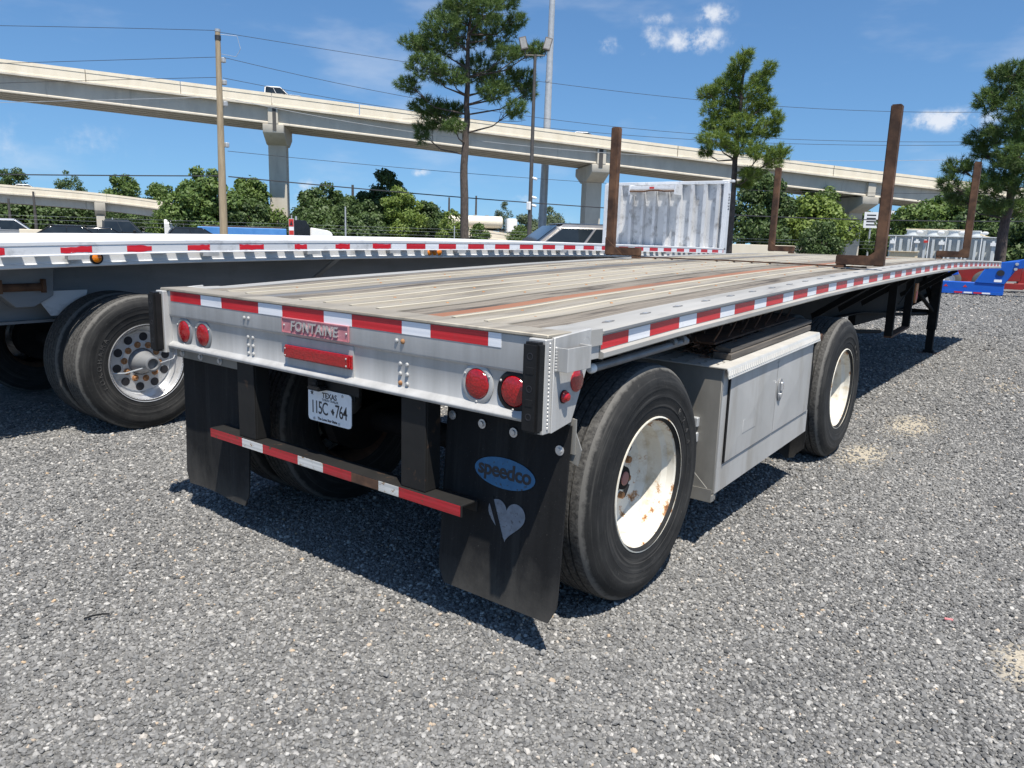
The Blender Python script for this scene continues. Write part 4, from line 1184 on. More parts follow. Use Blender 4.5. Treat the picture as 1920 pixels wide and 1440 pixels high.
# ---------------------------------------------------------------- the second flatbed, alongside on the left
_LY = [-4, -.13, 1.1, 3, 5.6, 7, 8.4, 11.7, 12.2]
_LZ = [1.20, 1.342, 1.375, 1.402, 1.416, 1.416, 1.408, 1.381, 1.377]


def zl(y): return float(np.interp(y, _LY, _LZ)) + .085


X2, X2L, L0, L1 = -3.05, -5.70, -3.2, 11.92
LT = thing('flatbed_trailer', 'all aluminium flatbed trailer with white headboard, parked along the left', 'trailer', (-4.37, 3, 0))
YL = ysteps(L0, L1, .4)
# floor planks run the length of the deck
n = 12; w = (X2 - .115 - (X2L + .115)) / n
for k in range(n):
    x0 = X2L + .115 + k * w
    xc = x0 + w / 2
    MB().sweep([(x0 + .003, -.035), (x0 + w - .003, -.035), (x0 + w - .003, -.002), (x0 + w - .01, 0), (xc + .012, 0), (xc + .008, .005), (xc - .008, .005), (xc - .012, 0), (x0 + .01, 0), (x0 + .003, -.002)], YL, zl).build('deck_plank', M['alu_white'], LT, smooth=0)
for sx, X in ((1, X2), (-1, X2L)):
    P = lambda pr: [(X + sx * a, b) for a, b in pr]
    rail = MB().sweep(P([(-.113, -.18), (-.113, 0), (-.094, 0), (-.090, -.004), (-.090, -.175), (-.098, -.182)]), YL, zl).build('side_rail', M['alu_white'], LT, smooth=0)
    rub = MB().sweep(P([(-.012, .002), (0.0, -.002), (0.0, -.024), (-.004, -.028), (-.004, -.086), (0.004, -.090), (.004, -.096), (-.012, -.096)]), YL, zl).build('rub_rail', M['alu_white'], LT, smooth=0)
    MB().sweep(P([(-.0895, -.148), (-.080, -.153), (-.080, -.157), (-.0895, -.157)]), YL, zl).build('rail_rib', M['alu_white'], rail, smooth=0)
    y = L0 + .05; k = 0
    while y < L1 - .08:
        wd = .080 if k % 5 else .11
        MB().sweep(P([(-.0895, -.010), (-.0125, -.010), (-.0125, -.088), (-.0895, -.088)]), [y, y + wd], zl).build('stake_pocket', M['alu_white'], rail)
        if k % 5 == 2: MB().sweep(P([(-.05, -.097), (.006, -.097), (.006, -.125), (-.05, -.120)]), [y - .02, y + .12], zl).build('winch_bracket', M['alu'], rail)
        y += .2035; k += 1
    y = L0; k = 0
    rr = random.Random(5)
    while y < L1 - .02:
        wd = .279 if k % 2 == 0 else .205
        y1 = min(y + wd, L1 - .005)
        worn = y < 3.2
        if k % 2 == 0:
            a, b = (y + rr.uniform(0, .07), y1 - rr.uniform(0, .08)) if worn else (y, y1)
            # the torn strips keep a ragged top edge
            m_ = 7 if worn else 2
            ys = [a + (b - a) * i / (m_ - 1) for i in range(m_)]
            for ya, yb in ([(ys[0], ys[-1])] if not worn else [(ys[0], ys[-1])]):
                mb = MB()
                xo, xi = X + sx * -.0025, X + sx * -.0040
                tops = [-.030 - (rr.uniform(0, .012) if worn else 0) for _ in ys]
                bots = [-.084 + (rr.uniform(0, .010) if worn else 0) for _ in ys]
                vs = []
                for yy, t_, b_ in zip(ys, tops, bots):
                    z = zl(yy); vs += [(xo, yy, z + b_), (xo, yy, z + t_), (xi, yy, z + t_), (xi, yy, z + b_)]
                fs = [(i * 4 + j, i * 4 + (j + 1) % 4, i * 4 + 4 + (j + 1) % 4, i * 4 + 4 + j) for i in range(m_ - 1) for j in range(4)] + [(0, 1, 2, 3), tuple((m_ - 1) * 4 + j for j in (3, 2, 1, 0))]
                mb._add(vs, fs).build('red_tape', M['tape_red_torn'] if worn else M['tape_red'], rub, smooth=0)
        elif not worn:
            MB().sweep(P([(-.0040, -.083), (-.0028, -.083), (-.0028, -.030), (-.0040, -.030)]), [y + .001, y1 - .001], zl).build('white_tape', M['tape_white'], rub, smooth=0)
        y = y1; k += 1
# marker lamps
for y, long in ((.518, 0), (4.07, 1)):
    z = zl(y) - .122
    if not long:
        o = MB().lathe([(0, .046), (.012, .046), (.014, .036), (.014, 0)], (X2 - .088, y, z), (1, 0, 0), 24).build('marker_lamp', M['black_plastic'], LT)
        MB().lathe([(.0145, .034), (.020, .032), (.026, .018), (.028, 0)], (X2 - .088, y, z), (1, 0, 0), 24).build('lamp_lens', M['amber_lens'], o)
    else:
        o = MB().box(X2 - .088, X2 - .074, y - .15, y + .15, z - .035, z + .035).build('marker_lamp', M['galv'], LT, bevel=.01, seg=2)
        for k in range(3): MB().lathe([(0, .034), (.010, .032), (.016, .018), (.018, 0)], (X2 - .074, y - .075 + k * .075, z), (1, 0, 0), 18).build('lamp_lens', M['amber_lens'], o)
# frame
for x in (-3.86, -4.92):
    bm_ = MB().sweep([(x - .01, -.62), (x + .01, -.62), (x + .01, -.18), (x - .01, -.18)], YL, lambda y: zl(y) if y > .5 else zl(.5) - (0.5 - y) * .01).build('main_beam', M['alu_shade'], LT, smooth=0)
    MB().sweep([(x - .07, -.64), (x + .07, -.64), (x + .07, -.62), (x - .07, -.62)], YL, lambda y: zl(y) if y > .5 else zl(.5) - (0.5 - y) * .01).build('beam_flange', M['alu_shade'], bm_, smooth=0)
for k in range(30):
    y = -.6 + k * .16
    inst('bolt', _bolt, LT, frame((-3.849, y, zl(max(y, .5)) - .235), (0, 1, 0), (0, 0, 1)) @ Matrix.Rotation(R(90), 4, 'X') @ Matrix.Scale(.8, 4))
for z in (.30, .37): inst('bolt', _bolt, LT, frame((-3.849, .42, zl(.5) - z), (0, 1, 0), (0, 0, 1)) @ Matrix.Rotation(R(90), 4, 'X'))
for k in range(28):
    y = L0 + .2 + k * .54
    MB().sweep([(X2L + .12, -.176), (X2 - .12, -.176), (X2 - .12, -.04), (X2L + .12, -.04)], [y, y + .045], zl).build('cross_member', M['frame_black'], LT, smooth=0)
for y in (2.75,):
    MB().prism([(X2 - .12, zl(y) - .18), (X2 - .16, zl(y) - .18), (-3.84, zl(y) - .55), (-3.80, zl(y) - .55)], 'y', y, y + .06).build('outrigger', M['alu_shade'], LT)
# hanger, bracket and mud-guard corner above the axle
hg = MB().prism([(-.10, 1.24), (.42, 1.24), (.40, 1.02), (.26, .94), (.14, .94), (.02, 1.06)], 'x', -3.76, -3.62).build('suspension_hanger', M['alu_shade'], LT, bevel=.004)
MB().tube([(-3.60, .02, 1.09), (-3.60, .34, 1.09)], .030, 10).build('hanger_pin', M['rust_dark'], hg)
for y in (.03, .32): MB().box(-3.60, -3.555, y - .012, y + .012, 1.05, 1.15).build('hanger_plate', M['rust'], hg)
MB().prism([(.28, 1.05), (.68, 1.05), (.66, .98), (.48, .86), (.40, .86)], 'x', -3.70, -3.69).build('guard_plate', M['alu_white'], LT)
MB().tube([(-5.5, .82, .52), (-3.2, .82, .52)], .065, 14).build('axle', M['frame_black'], LT)

# wheels: polished discs with ten hand holes
D2 = [(0, .297), (.002, .303), (-.010, .304), (-.012, .288), (-.030, .274), (-.060, .268), (-.085, .262), (-.120, .250), (-.130, .240), (-.114, .230)]
disc2 = MB().lathe(D2 + [(-.114, .160), (-.118, .156), (-.112, .152), (-.112, .105), (-.20, .104), (-.20, 0)], (0, 0, 0), (1, 0, 0), 72).mesh('rim', M['alu_wheel'], smooth=28)
hub2 = MB().lathe([(-.19, .10), (-.11, .10), (-.05, .078), (.02, .064), (.062, .058), (.066, .050), (.066, .042), (.03, .040), (.03, 0)], (0, 0, 0), (1, 0, 0), 28).mesh('hub', M['alu_shade'], smooth=28)
hole2 = MB().lathe([(0, .033), (.0015, .033), (.0015, 0)], (0, 0, 0), (1, 0, 0), 20).mesh('hand_hole', M['ink'])  # black disc in place of a real opening, its darkness is the colour
nut2 = MB().lathe([(0, .026), (.004, .026), (.004, .017), (.020, .015), (.021, .008), (.015, .008), (.015, 0)], (0, 0, 0), (1, 0, 0), 10).mesh('wheel_nut', M['rustbolt'])


def wheel2(x, y, z, sx):
    wv = group_part('wheel', LT, (x, y, z))
    b = T(x, y, z) @ (Matrix.Identity(4) if sx > 0 else Matrix.Rotation(PI, 4, 'Z'))
    inst('tyre', tyre_me, wv, b); inst('rim', disc2, wv, b); inst('hub', hub2, wv, b)
    for k in range(10):
        a = 2 * PI * (k + .3) / 10
        inst('hand_hole', hole2, wv, b @ T(-.1135, .196 * math.cos(a), .196 * math.sin(a)))
        a += .314
        inst('wheel_nut', nut2, wv, b @ T(-.112, .136 * math.cos(a), .136 * math.sin(a)))
    return wv


w = wheel2(X2 - .01, .82, .521, 1)
inst('sidewall_lettering', arc_text('sidewall_lettering', 'YOKOHAMA', .050, M['tread'], (0, .82, .521), .372, R(205), R(-8.2), X2 - .003), w)
for a0, a1 in ((100, 5),): pass
MB().tube([(X2 + .02, .80, .50), (X2 - .06, .66, .455), (X2 - .10, .585, .455)], .005, 6).build('valve_hose', M['galv'], w)
MB().tube([(X2 + .03, .89, .52), (X2 - .05, 1.04, .53), (X2 - .09, 1.08, .56)], .004, 6).build('valve_hose', M['galv'], w)
wi = group_part('wheel', LT, (X2 - .35, .82, .521)); b = T(X2 - .35, .82, .521)
inst('tyre', tyre_me, wi, b); inst('rim', inner_rim_me, wi, b)
wheel2(X2L + .01, .82, .521, -1)
wi = group_part('wheel', LT, (X2L + .35, .82, .521)); b = T(X2L + .35, .82, .521) @ Matrix.Rotation(PI, 4, 'Z')
inst('tyre', tyre_me, wi, b); inst('rim', inner_rim_me, wi, b)
for sx in (-1, 1): MB().lathe([(0, 0), (0, .20), (.16, .20), (.17, .12), (.17, 0)], (-4.375 + sx * .62, .82, .52), (sx, 0, 0), 24).build('brake_drum', M['frame_black'], LT)

# headboard at the front end
YH = 11.92
zb = zl(YH) - .01
hb = MB().box(X2L + .05, X2 - .05, YH, YH + .006, zb, 2.66).build('headboard', M['alu_head'], LT)
k_x = [X2L + .10 + i * .262 for i in range(10)]
for i, x in enumerate(k_x):
    if i == 0: continue
    MB().prism([(x - .045, YH - .001), (x - .030, YH - .085), (x + .030, YH - .085), (x + .045, YH - .001)], 'z', zb, 2.635).build('headboard_rib', M['alu_head'], hb)
MB().box(X2L + .02, X2 - .02, YH - .07, YH + .03, 2.64, 2.70).build('top_rail', M['alu_white'], hb, bevel=.006)
for x in (X2L, X2 - .09):
    MB().box(x, x + .09, YH - .085, YH + .05, zb - .10, 2.665).build('corner_post', M['alu_white'], hb, bevel=.005)
MB().box(X2 - .16, X2 + .06, YH - .02, YH + .07, 2.67, 2.715).build('post_cap', M['alu_white'], hb, bevel=.008)
sh = MB().box(-4.97, -3.98, YH - .36, YH - .087, 2.54, 2.61).build('tarp_shelf', M['alu_white'], hb, bevel=.004)
MB().tube([(-4.95, YH - .37, 2.505), (-4.65, YH - .37, 2.50), (-4.50, YH - .37, 2.52), (-4.35, YH - .37, 2.52), (-4.2, YH - .37, 2.50), (-4.0, YH - .37, 2.505)], .016, 8).build('chain_hanger', M['rust_dark'], sh)
MB().box(-4.98, -4.95, YH - .37, YH - .087, 2.44, 2.63).build('shelf_end', M['alu_white'], sh); MB().box(-4.0, -3.97, YH - .37, YH - .087, 2.44, 2.63).build('shelf_end', M['alu_white'], sh)
MB().box(-4.53, -4.43, YH - .3625, YH - .3605, 2.55, 2.585).build('shelf_badge', M['red_bright'], sh)
MB().box(-5.43, -5.32, YH - .004, YH - .0015, 2.19, 2.32).build('warning_sticker', two('yellow_sticker', (.75, .55, .05), (.8, .62, .1), 20, .5), hb)
MB().box(-5.54, -5.435, YH - .004, YH - .0015, 2.19, 2.32).build('warning_sticker', M['paint_white'], hb)
tm = text_mesh('unit_number', '245334', .105, M['ink'], .0005)
inst('unit_number', tm, hb, frame((X2 + .0015, YH - .02, 2.32), (0, 0, -1), (0, 1, 0)))

# ---------------------------------------------------------------- overpass
def smooth_path(P, n=60):
    P = np.array(P); d = np.concatenate([[0], np.cumsum(np.hypot(*np.diff(P[:, :2], axis=0).T))])
    t = np.linspace(0, d[-1], n)
    # low-order fits keep the deck line fair
    return np.column_stack([np.polyval(np.polyfit(d, P[:, i], 3), t) for i in range(3)])


def road_sweep(P, prof):
    """profile [(side, up)]: side > 0 lies away from the camera"""
    n = len(prof); vs = []
    for i, p in enumerate(P):
        a = P[min(i + 1, len(P) - 1)][:2] - P[max(i - 1, 0)][:2]; a = a / np.hypot(*a)
        nx, ny = -a[1], a[0]
        vs += [(p[0] + nx * s, p[1] + ny * s, p[2] + u) for s, u in prof]
    fs = [(i * n + j, i * n + (j + 1) % n, (i + 1) * n + (j + 1) % n, (i + 1) * n + j) for i in range(len(P) - 1) for j in range(n)]
    fs += [tuple(range(n))[::-1], tuple(range((len(P) - 1) * n, len(P) * n))]
    return MB()._add(vs, fs)


def along(P, xy):
    i = int(np.argmin(np.hypot(P[:, 0] - xy[0], P[:, 1] - xy[1]))); a = P[min(i + 1, len(P) - 1)][:2] - P[max(i - 1, 0)][:2]
    return i, a / np.hypot(*a)


BARR = [(-.03, -1.26), (-.03, -1.12), (-.01, -1.10), (-.01, -.36), (-.05, -.33), (-.05, 0), (.20, 0), (.42, -1.05), (.42, -1.26)]
OP = smooth_path(OVERPASS_PATH, 90)
OVR = thing('overpass', 'long tan concrete highway overpass crossing the whole picture', 'overpass', tuple(OP[45][:2]) + (0,))
js = [0] + sorted(along(OP, q)[0] for q in OVERPASS_JOINTS) + [89]
for a, b in zip(js, js[1:]):
    if b <= a: continue
    seg = OP[a:b + 1].copy()
    if b != 89: seg[-1] = seg[-1] * .955 + seg[-2] * .045
    road_sweep(seg, BARR).build('barrier_panel', M['barrier'], OVR, smooth=30)
road_sweep(OP, [(-.10, -1.45), (-.10, -1.27), (.9, -1.27), (8.6, -1.27), (8.6, -1.45)]).build('bridge_deck', M['concrete'], OVR, smooth=0)
road_sweep(OP, [(8.2, -1.26), (8.2, 0), (8.6, 0), (8.6, -1.26)]).build('barrier_panel', M['barrier'], OVR, smooth=0)
pier_i = [along(OP, q)[0] for q in OVERPASS_PIERS]
ends = [0] + pier_i + [89]
for gi, off in enumerate((.75, 2.55, 4.35, 6.15, 7.75)):
    for a, b in zip(ends, ends[1:]):
        seg = OP[a:b + 1].copy()
        if a: seg[0] = seg[0] * .72 + seg[1] * .28
        if b != 89: seg[-1] = seg[-1] * .72 + seg[-2] * .28
        road_sweep(seg, [(off - .36, -3.22), (off - .36, -3.06), (off - .12, -2.92), (off - .12, -1.60), (off - .40, -1.46), (off + .40, -1.46), (off + .12, -1.60), (off + .12, -2.92), (off + .36, -3.06), (off + .36, -3.22)] if gi else
                   [(off - .30, -3.22), (off - .30, -3.08), (off - .22, -3.00), (off - .22, -1.46), (off + .40, -1.46), (off + .22, -1.60), (off + .22, -2.98), (off + .36, -3.06), (off + .36, -3.22)]).build('girder', M['concrete'], OVR, smooth=0)
for k, i in enumerate(pier_i):
    p = OP[i]; _, a = along(OP, p[:2]); nrm = np.array([-a[1], a[0]])
    zt = p[2] - 3.25

    def W(s, u, z): q = p[:2] + nrm * s + a * u; return (q[0], q[1], z)
    def slab(poly, u0, u1, name, m):
        mb = MB(); n = len(poly)
        vs = [W(s, u0, z) for s, z in poly] + [W(s, u1, z) for s, z in poly]
        mb._add(vs, [tuple(range(n))[::-1], tuple(range(n, 2 * n))] + [(j, (j + 1) % n, n + (j + 1) % n, n + j) for j in range(n)])
        return mb.build(name, M[m], OVR, bevel=.04)
    cap = slab([(.15, zt), (8.4, zt), (8.4, zt - .95), (5.6, zt - 2.0), (2.9, zt - 2.0), (.15, zt - .95)], -1.15, 1.15, 'pier_cap', 'concrete')
    slab([(.12, zt + .01), (.12, p[2] - 1.47), (8.3, p[2] - 1.47), (8.3, zt + .01)], -.55, .55, 'cap_stem', 'concrete')
    slab([(3.05, 0), (5.45, 0), (5.45, zt - 1.95), (3.05, zt - 1.95)], -1.0, 1.0, 'pier_column', 'concrete')
    if k == 0:
        st = slab([(.085, zt - .7), (.115, zt - .7), (.115, p[2] - 1.5), (.085, p[2] - 1.5)], -.05, .35, 'water_stain', 'concrete_dark')
    if k == 1:
        st = slab([(.085, zt - .4), (.115, zt - .4), (.115, p[2] - 1.5), (.085, p[2] - 1.5)], -.35, .15, 'water_stain', 'concrete_dark')

# low ramp on the left
RP = smooth_path(RAMP_PATH, 40)
RMP = thing('ramp_bridge', 'low concrete ramp bridge ending among trees at the left', 'bridge', tuple(RP[30][:2]) + (0,))
for a, b in ((0, 13), (13, 21), (21, 30), (30, 39)):
    road_sweep(RP[a:b + 1] if b == 39 else np.vstack([RP[a:b], RP[b] * .97 + RP[b - 1] * .03]), BARR).build('barrier_panel', M['barrier'], RMP, smooth=30)
road_sweep(RP, [(-.1, -1.45), (-.1, -1.27), (8, -1.27), (8, -1.45)]).build('bridge_deck', M['concrete'], RMP, smooth=0)
for off in (.7, 3, 5.3, 7.4): road_sweep(RP, [(off - .2, -2.75), (off - .2, -1.46), (off + .2, -1.46), (off + .2, -2.75)]).build('girder', M['concrete'], RMP, smooth=0)
i, a = along(RP, RAMP_COLUMN); p = RP[i]; nrm = np.array([-a[1], a[0]])
for s, nm in ((.9, 'pier_column'), (6.8, 'pier_column')):
    q = p[:2] + nrm * s
    mb = MB().box(-.62, .62, -.62, .62, 0, p[2] - 3.6); o = mb.build(nm, M['concrete'], None, bevel=.03)
    o.matrix_basis = T(q[0], q[1], 0) @ Matrix.Rotation(math.atan2(a[1], a[0]), 4, 'Z'); put(o, RMP)
mb = MB().prism([(-.1, 0), (-.1, -1.3), (1.0, -2.2), (7.2, -2.2), (8.2, -1.3), (8.2, 0)], 'x', -.8, .8)
o = mb.build('pier_cap', M['concrete'], None, bevel=.04); o.matrix_basis = T(p[0], p[1], p[2] - 1.5) @ Matrix.Rotation(math.atan2(a[1], a[0]), 4, 'Z'); put(o, RMP)

LP_ = smooth_path(LOW_BRIDGE_PATH, 30)
LOW = thing('low_bridge', 'low tan road bridge beyond the tall pine with a tank truck on it', 'bridge', tuple(LP_[15][:2]) + (0,))
road_sweep(LP_, BARR).build('barrier_panel', M['barrier'], LOW, smooth=30)
road_sweep(LP_, [(-.1, -1.5), (-.1, -1.27), (9, -1.27), (9, -1.5)]).build('bridge_deck', M['concrete'], LOW, smooth=0)
road_sweep(LP_, [(.35, -6), (.35, -1.51), (.6, -1.51), (.6, -6)]).build('retaining_wall', M['concrete'], LOW, smooth=0)


# ---------------------------------------------------------------- vehicles
def car(label, cat, loc, rz, L, Wd, prof, cabin, paint, name, wheels=((.19, .34), (.80, .34)), group=None, roof=None, windows=2):
    """prof: side outline [(x along, z)] of the body; cabin: (x rear base, x rear roof, x front roof, x front base, belt z, roof z); the nose points to +x"""
    r = thing(name, label, cat, (0, 0, 0), group)
    n = len(prof)
    vs = []
    for s, ins in ((-1, .05), (-1, 0), (1, 0), (1, .05)):
        for x, z in prof:
            cz = .55
            vs.append((x, s * (Wd / 2 - ins), z + (0 if ins == 0 else (-.04 if z > cz else .04))))
    fs = [(k * n + j, k * n + (j + 1) % n, (k + 1) * n + (j + 1) % n, (k + 1) * n + j) for k in range(3) for j in range(n)]
    fs += [tuple(range(n)), tuple(range(3 * n, 4 * n))[::-1]]
    MB()._add(vs, fs).build('body', paint, r, bevel=.02, smooth=40)
    xa, xb, xc, xd, zb, zt = cabin
    wb, wt = Wd / 2 - .06, Wd / 2 - .24
    MB().hexa([(xa, -wb, zb), (xd, -wb, zb), (xd, wb, zb), (xa, wb, zb)], [(xb, -wt, zt), (xc, -wt, zt), (xc, wt, zt), (xb, wt, zt)]).build('cabin', roof or paint, r, bevel=.09, seg=3)
    MB().hexa([(xb + .10, -wt + .08, zt + .002), (xc - .02, -wt + .08, zt + .002), (xc - .02, wt - .08, zt + .002), (xb + .10, wt - .08, zt + .002)], [(xb + .16, -wt + .14, zt + .03), (xc - .10, -wt + .14, zt + .03), (xc - .10, wt - .14, zt + .03), (xb + .16, wt - .14, zt + .03)]).build('roof_panel', M['grey_car'] if 'champagne' in label else paint, r, bevel=.01)
    # windows stand slightly proud of the cabin
    def at(u, v, side):
        x = (xa + (xb - xa) * v) * (1 - u) + (xd + (xc - xd) * v) * u
        y = side * (wb + (wt - wb) * v + .012)
        return (x, y, zb + (zt - zb) * v)
    for side in (-1, 1):
        us = [.035 + (.93) * i / windows for i in range(windows + 1)]
        for u0, u1 in zip(us, us[1:]):
            q = [at(u0 + .012, .03, side), at(u1 - .012, .03, side), at(u1 - .012 - (.02 if u1 > .9 else 0), .88, side), at(u0 + .012 + (.02 if u0 < .1 else 0), .88, side)]
            MB().hexa(q, [(p[0], p[1] + side * .006, p[2]) for p in q]).build('side_window', M['glass_dark'], r)
    for (x0, x1, nm, s) in ((xd, xc, 'windscreen', 1), (xa, xb, 'rear_window', -1)):
        q = []
        for v, yy in ((.03, -1), (.03, 1), (.95, 1), (.95, -1)):
            x = x0 + (x1 - x0) * v; wv = (wb + (wt - wb) * v - .05)
            q.append((x + s * .012, yy * wv, zb + (zt - zb) * v + .008))
        MB().hexa(q, [(p[0] + s * .006, p[1], p[2] + .004) for p in q]).build(nm, M['glass_blue'], r)
    for fx, rad in wheels:
        for s in (-1, 1):
            MB().lathe([(-.10, 0), (-.10, rad - .05), (-.09, rad), (.09, rad), (.10, rad - .05), (.10, rad * .62), (.07, rad * .58), (.07, 0)], (fx * L - L / 2, s * (Wd / 2 - .10), rad), (0, s, 0), 20, [0, 0, 0, 0, 0, 1, 1]).build('wheel', [M['tyre'], M['galv']], r)
    for s in (-1, 1):
        MB().box(L / 2 - .22, L / 2 - .03, s * (Wd / 2 - .42), s * (Wd / 2 - .10), .66, .80).build('headlight', M['plate'], r, bevel=.02)
        MB().box(xd - .55, xd - .38, s * (Wd / 2 + .02), s * (Wd / 2 + .16), zb + .02, zb + .16).build('wing_mirror', M['black_plastic'], r, bevel=.02)
    r.location = loc; r.rotation_euler = (0, 0, rz)
    return r


def suv_prof(L, h=1.02): return [(-L / 2 + .05, .30), (-L / 2, .55), (-L / 2 + .04, h), (L * .18, h), (L / 2 - .25, h - .10), (L / 2 - .02, h - .26), (L / 2, .45), (L / 2 - .08, .28)]


def pickup_prof(L, h=1.12): return [(-L / 2, .42), (-L / 2, h), (L * .22, h), (L / 2 - .15, h - .06), (L / 2, h - .2), (L / 2, .45), (L / 2 - .1, .36), (-L / 2 + .1, .36)]


VD = math.atan2(.7800, -.5964)          # compass of the camera's view
SIDE = VD + R(90)
# SUV right behind the headboard trailer: nose to the left
c = car('champagne silver SUV with dark glass behind the headboard trailer', 'SUV', (-7.19, 12.65, 0), R(-131.3), 4.9, 1.95, suv_prof(4.9, 1.14),
        (-2.35, -2.15, .30, 1.28, 1.13, 1.86), M['suv'], 'sport_utility_vehicle', ((.18, .37), (.80, .37)), windows=3)
car('silver SUV parked at the far left edge of the lot', 'SUV', (-53.87, 17.92, 0), R(68), 4.8, 1.9, suv_prof(4.8, 1.05), (-2.2, -1.9, .35, 1.25, 1.03, 1.72), M['silver'], 'sport_utility_vehicle')
car('black saloon car parked before the pale low wall', 'car', (-43.35, 17.4, 0), R(65), 4.7, 1.85, suv_prof(4.7, .92), (-1.9, -1.1, .4, 1.2, .9, 1.42), M['black_car'], 'parked_car')
car('low black car parked beside the dark crew cab pickup', 'car', (-44.7, 19.6, 0), R(65), 4.6, 1.85, suv_prof(4.6, .90), (-1.8, -1.0, .4, 1.2, .88, 1.36), M['black_car'], 'parked_car')
car('dark grey crew cab pickup parked below the low ramp', 'pickup truck', (-49.68, 22.83, 0), R(63), 5.8, 2.0, pickup_prof(5.8, 1.10), (-.9, -.85, .75, 1.45, 1.08, 1.86), M['grey_car'], 'pickup_truck', ((.19, .40), (.80, .40)))
car('dark car parked right of the ramp columns near the white shed', 'car', (-45.64, 26.18, 0), R(61), 4.6, 1.85, suv_prof(4.6, .95), (-2.0, -1.5, .3, 1.2, .92, 1.50), M['black_car'], 'parked_car')


def on_road(P, xy, s):
    i, a = along(P, xy); nrm = np.array([-a[1], a[0]]); p = P[i][:2] + nrm * s
    return (p[0], p[1], P[i][2] - 1.265), math.atan2(a[1], a[0])


def bridge_car(P, xy, s, *args, **kw):
    l, rz = on_road(P, xy, s)
    return car(args[0], args[1], l, rz, *args[2:], **kw)


bridge_car(OP, (-74.2, 51.4), 1.7, 'white crew cab pickup driving along the overpass', 'pickup truck', 6.2, 2.05, pickup_prof(6.2, 1.36), (-.95, -.90, .80, 1.7, 1.34, 2.15), M['paint_white'], 'pickup_truck', wheels=((.19, .42), (.80, .42)))
bridge_car(OP, (-48.6, 79.0), 1.6, 'white car roof showing above the overpass barrier behind a stake', 'car', 4.7, 1.85, suv_prof(4.7, .98), (-2.1, -1.3, .3, 1.3, .96, 1.62), M['paint_white'], 'road_car')
bridge_car(RP, RAMP_CAR, 1.7, 'white car roof showing above the low ramp barrier', 'car', 4.7, 1.85, suv_prof(4.7, .98), (-2.1, -1.3, .3, 1.3, .96, 1.60), M['paint_white'], 'road_car')
# tank truck on the low bridge
l, rz = on_road(LP_, (-78.6, 92.8), 3.0)
tk = thing('tank_truck', 'cream tank truck crossing the low bridge behind the pine trunk', 'truck', (0, 0, 0))
MB().lathe([(-4.6, 0), (-4.55, .8), (-4.4, 1.02), (4.4, 1.02), (4.55, .8), (4.6, 0)], (0, 0, 2.35), (1, 0, 0), 28).build('tank', M['cream'], tk)
MB().box(-4.4, 5.0, -.5, .5, 1.0, 1.3).build('chassis', M['frame_black'], tk)
MB().box(5.2, 6.9, -1.15, 1.15, .8, 3.1).build('cab', M['paint_white'], tk, bevel=.15, seg=2)
MB().box(6.905, 6.93, -1.0, 1.0, 2.0, 2.9).build('windscreen', M['glass_dark'], tk)
for x in (-3.6, -2.4, 4.4, 6.0):
    for s in (-1, 1): MB().lathe([(-.14, 0), (-.14, .5), (.14, .5), (.14, 0)], (x, s * .95, .5), (0, s, 0), 18).build('wheel', M['tyre'], tk)
for x in (-2, 0, 2): MB().lathe([(0, .3), (.15, .3), (.15, 0)], (x, 0, 3.35), (0, 0, 1), 14).build('manhole', M['galv'], tk)
tk.location = l; tk.rotation_euler = (0, 0, rz)

# blue stake-bed truck behind the second trailer
bt = thing('dump_truck', 'blue flat-sided truck with white bonnet right of the wooden pole', 'truck', (0, 0, 0))
MB().box(-3.8, 2.2, -1.2, 1.2, 1.05, 1.62).build('bed', M['blue_paint'], bt, bevel=.03)
MB().box(-3.9, 4.6, -.45, .45, .75, 1.04).build('chassis', M['frame_black'], bt)
MB().box(-3.5, 1.9, -1.0, 1.0, 1.62, 1.70).build('load', M['rust_dark'], bt)
MB().prism([(2.7, 1.0), (2.7, 2.25), (3.0, 2.3), (3.6, 2.25), (3.85, 1.75), (3.85, 1.0)], 'y', -1.05, 1.05).build('cab', M['black_car'], bt, bevel=.04)
MB().prism([(3.9, .95), (3.9, 1.78), (5.2, 1.60), (5.5, 1.40), (5.5, .95)], 'y', -.75, .75).build('bonnet', M['paint_white'], bt, bevel=.06, seg=2)
MB().tube([(2.9, -.95, 1.0), (2.9, -.95, 2.55)], .07, 10).build('exhaust_stack', M['galv'], bt)
for x in (-2.6, -1.3, 4.7):
    for s in (-1, 1): MB().lathe([(-.14, 0), (-.14, .5), (.14, .5), (.14, 0)], (x, s * .95, .5), (0, s, 0), 18).build('wheel', M['tyre'], bt)
bt.location = (-47.05, 31.45, 0); bt.rotation_euler = (0, 0, R(55))


# ---------------------------------------------------------------- poles and wires
up = thing('utility_pole', 'brown wooden utility pole at the left with wires', 'utility pole', (-31.27, 19.08, 0))
MB().tube([(-31.27, 19.08, -.3), (-31.24, 19.12, 5), (-31.20, 19.16, 10.44)], [.20, .165, .115], 14).build('pole', M['pole_wood'], up)
MB().lathe([(0, .125), (.12, .13), (.14, 0)], (-31.20, 19.16, 10.40), (0, 0, 1), 12).build('pole_cap', M['galv'], up)
MB().lathe([(0, .14), (.20, .14)], (-31.20, 19.16, 10.05), (0, 0, 1), 12).build('top_clamp', M['wire'], up)
for z in (9.08, 8.10, 7.15, 5.3): MB().box(-31.15, -30.95, 19.22, 19.40, z, z + .22).build('insulator_bracket', M['galv'], up, bevel=.03)
MB().tube([(-31.1, 19.25, 10.3), (-30.5, 19.7, 10.25), (-30.4, 19.8, 9.7), (-30.55, 19.65, 9.35), (-31.1, 19.25, 9.45)], .012, 5).build('jumper_wire', M['galv'], up)
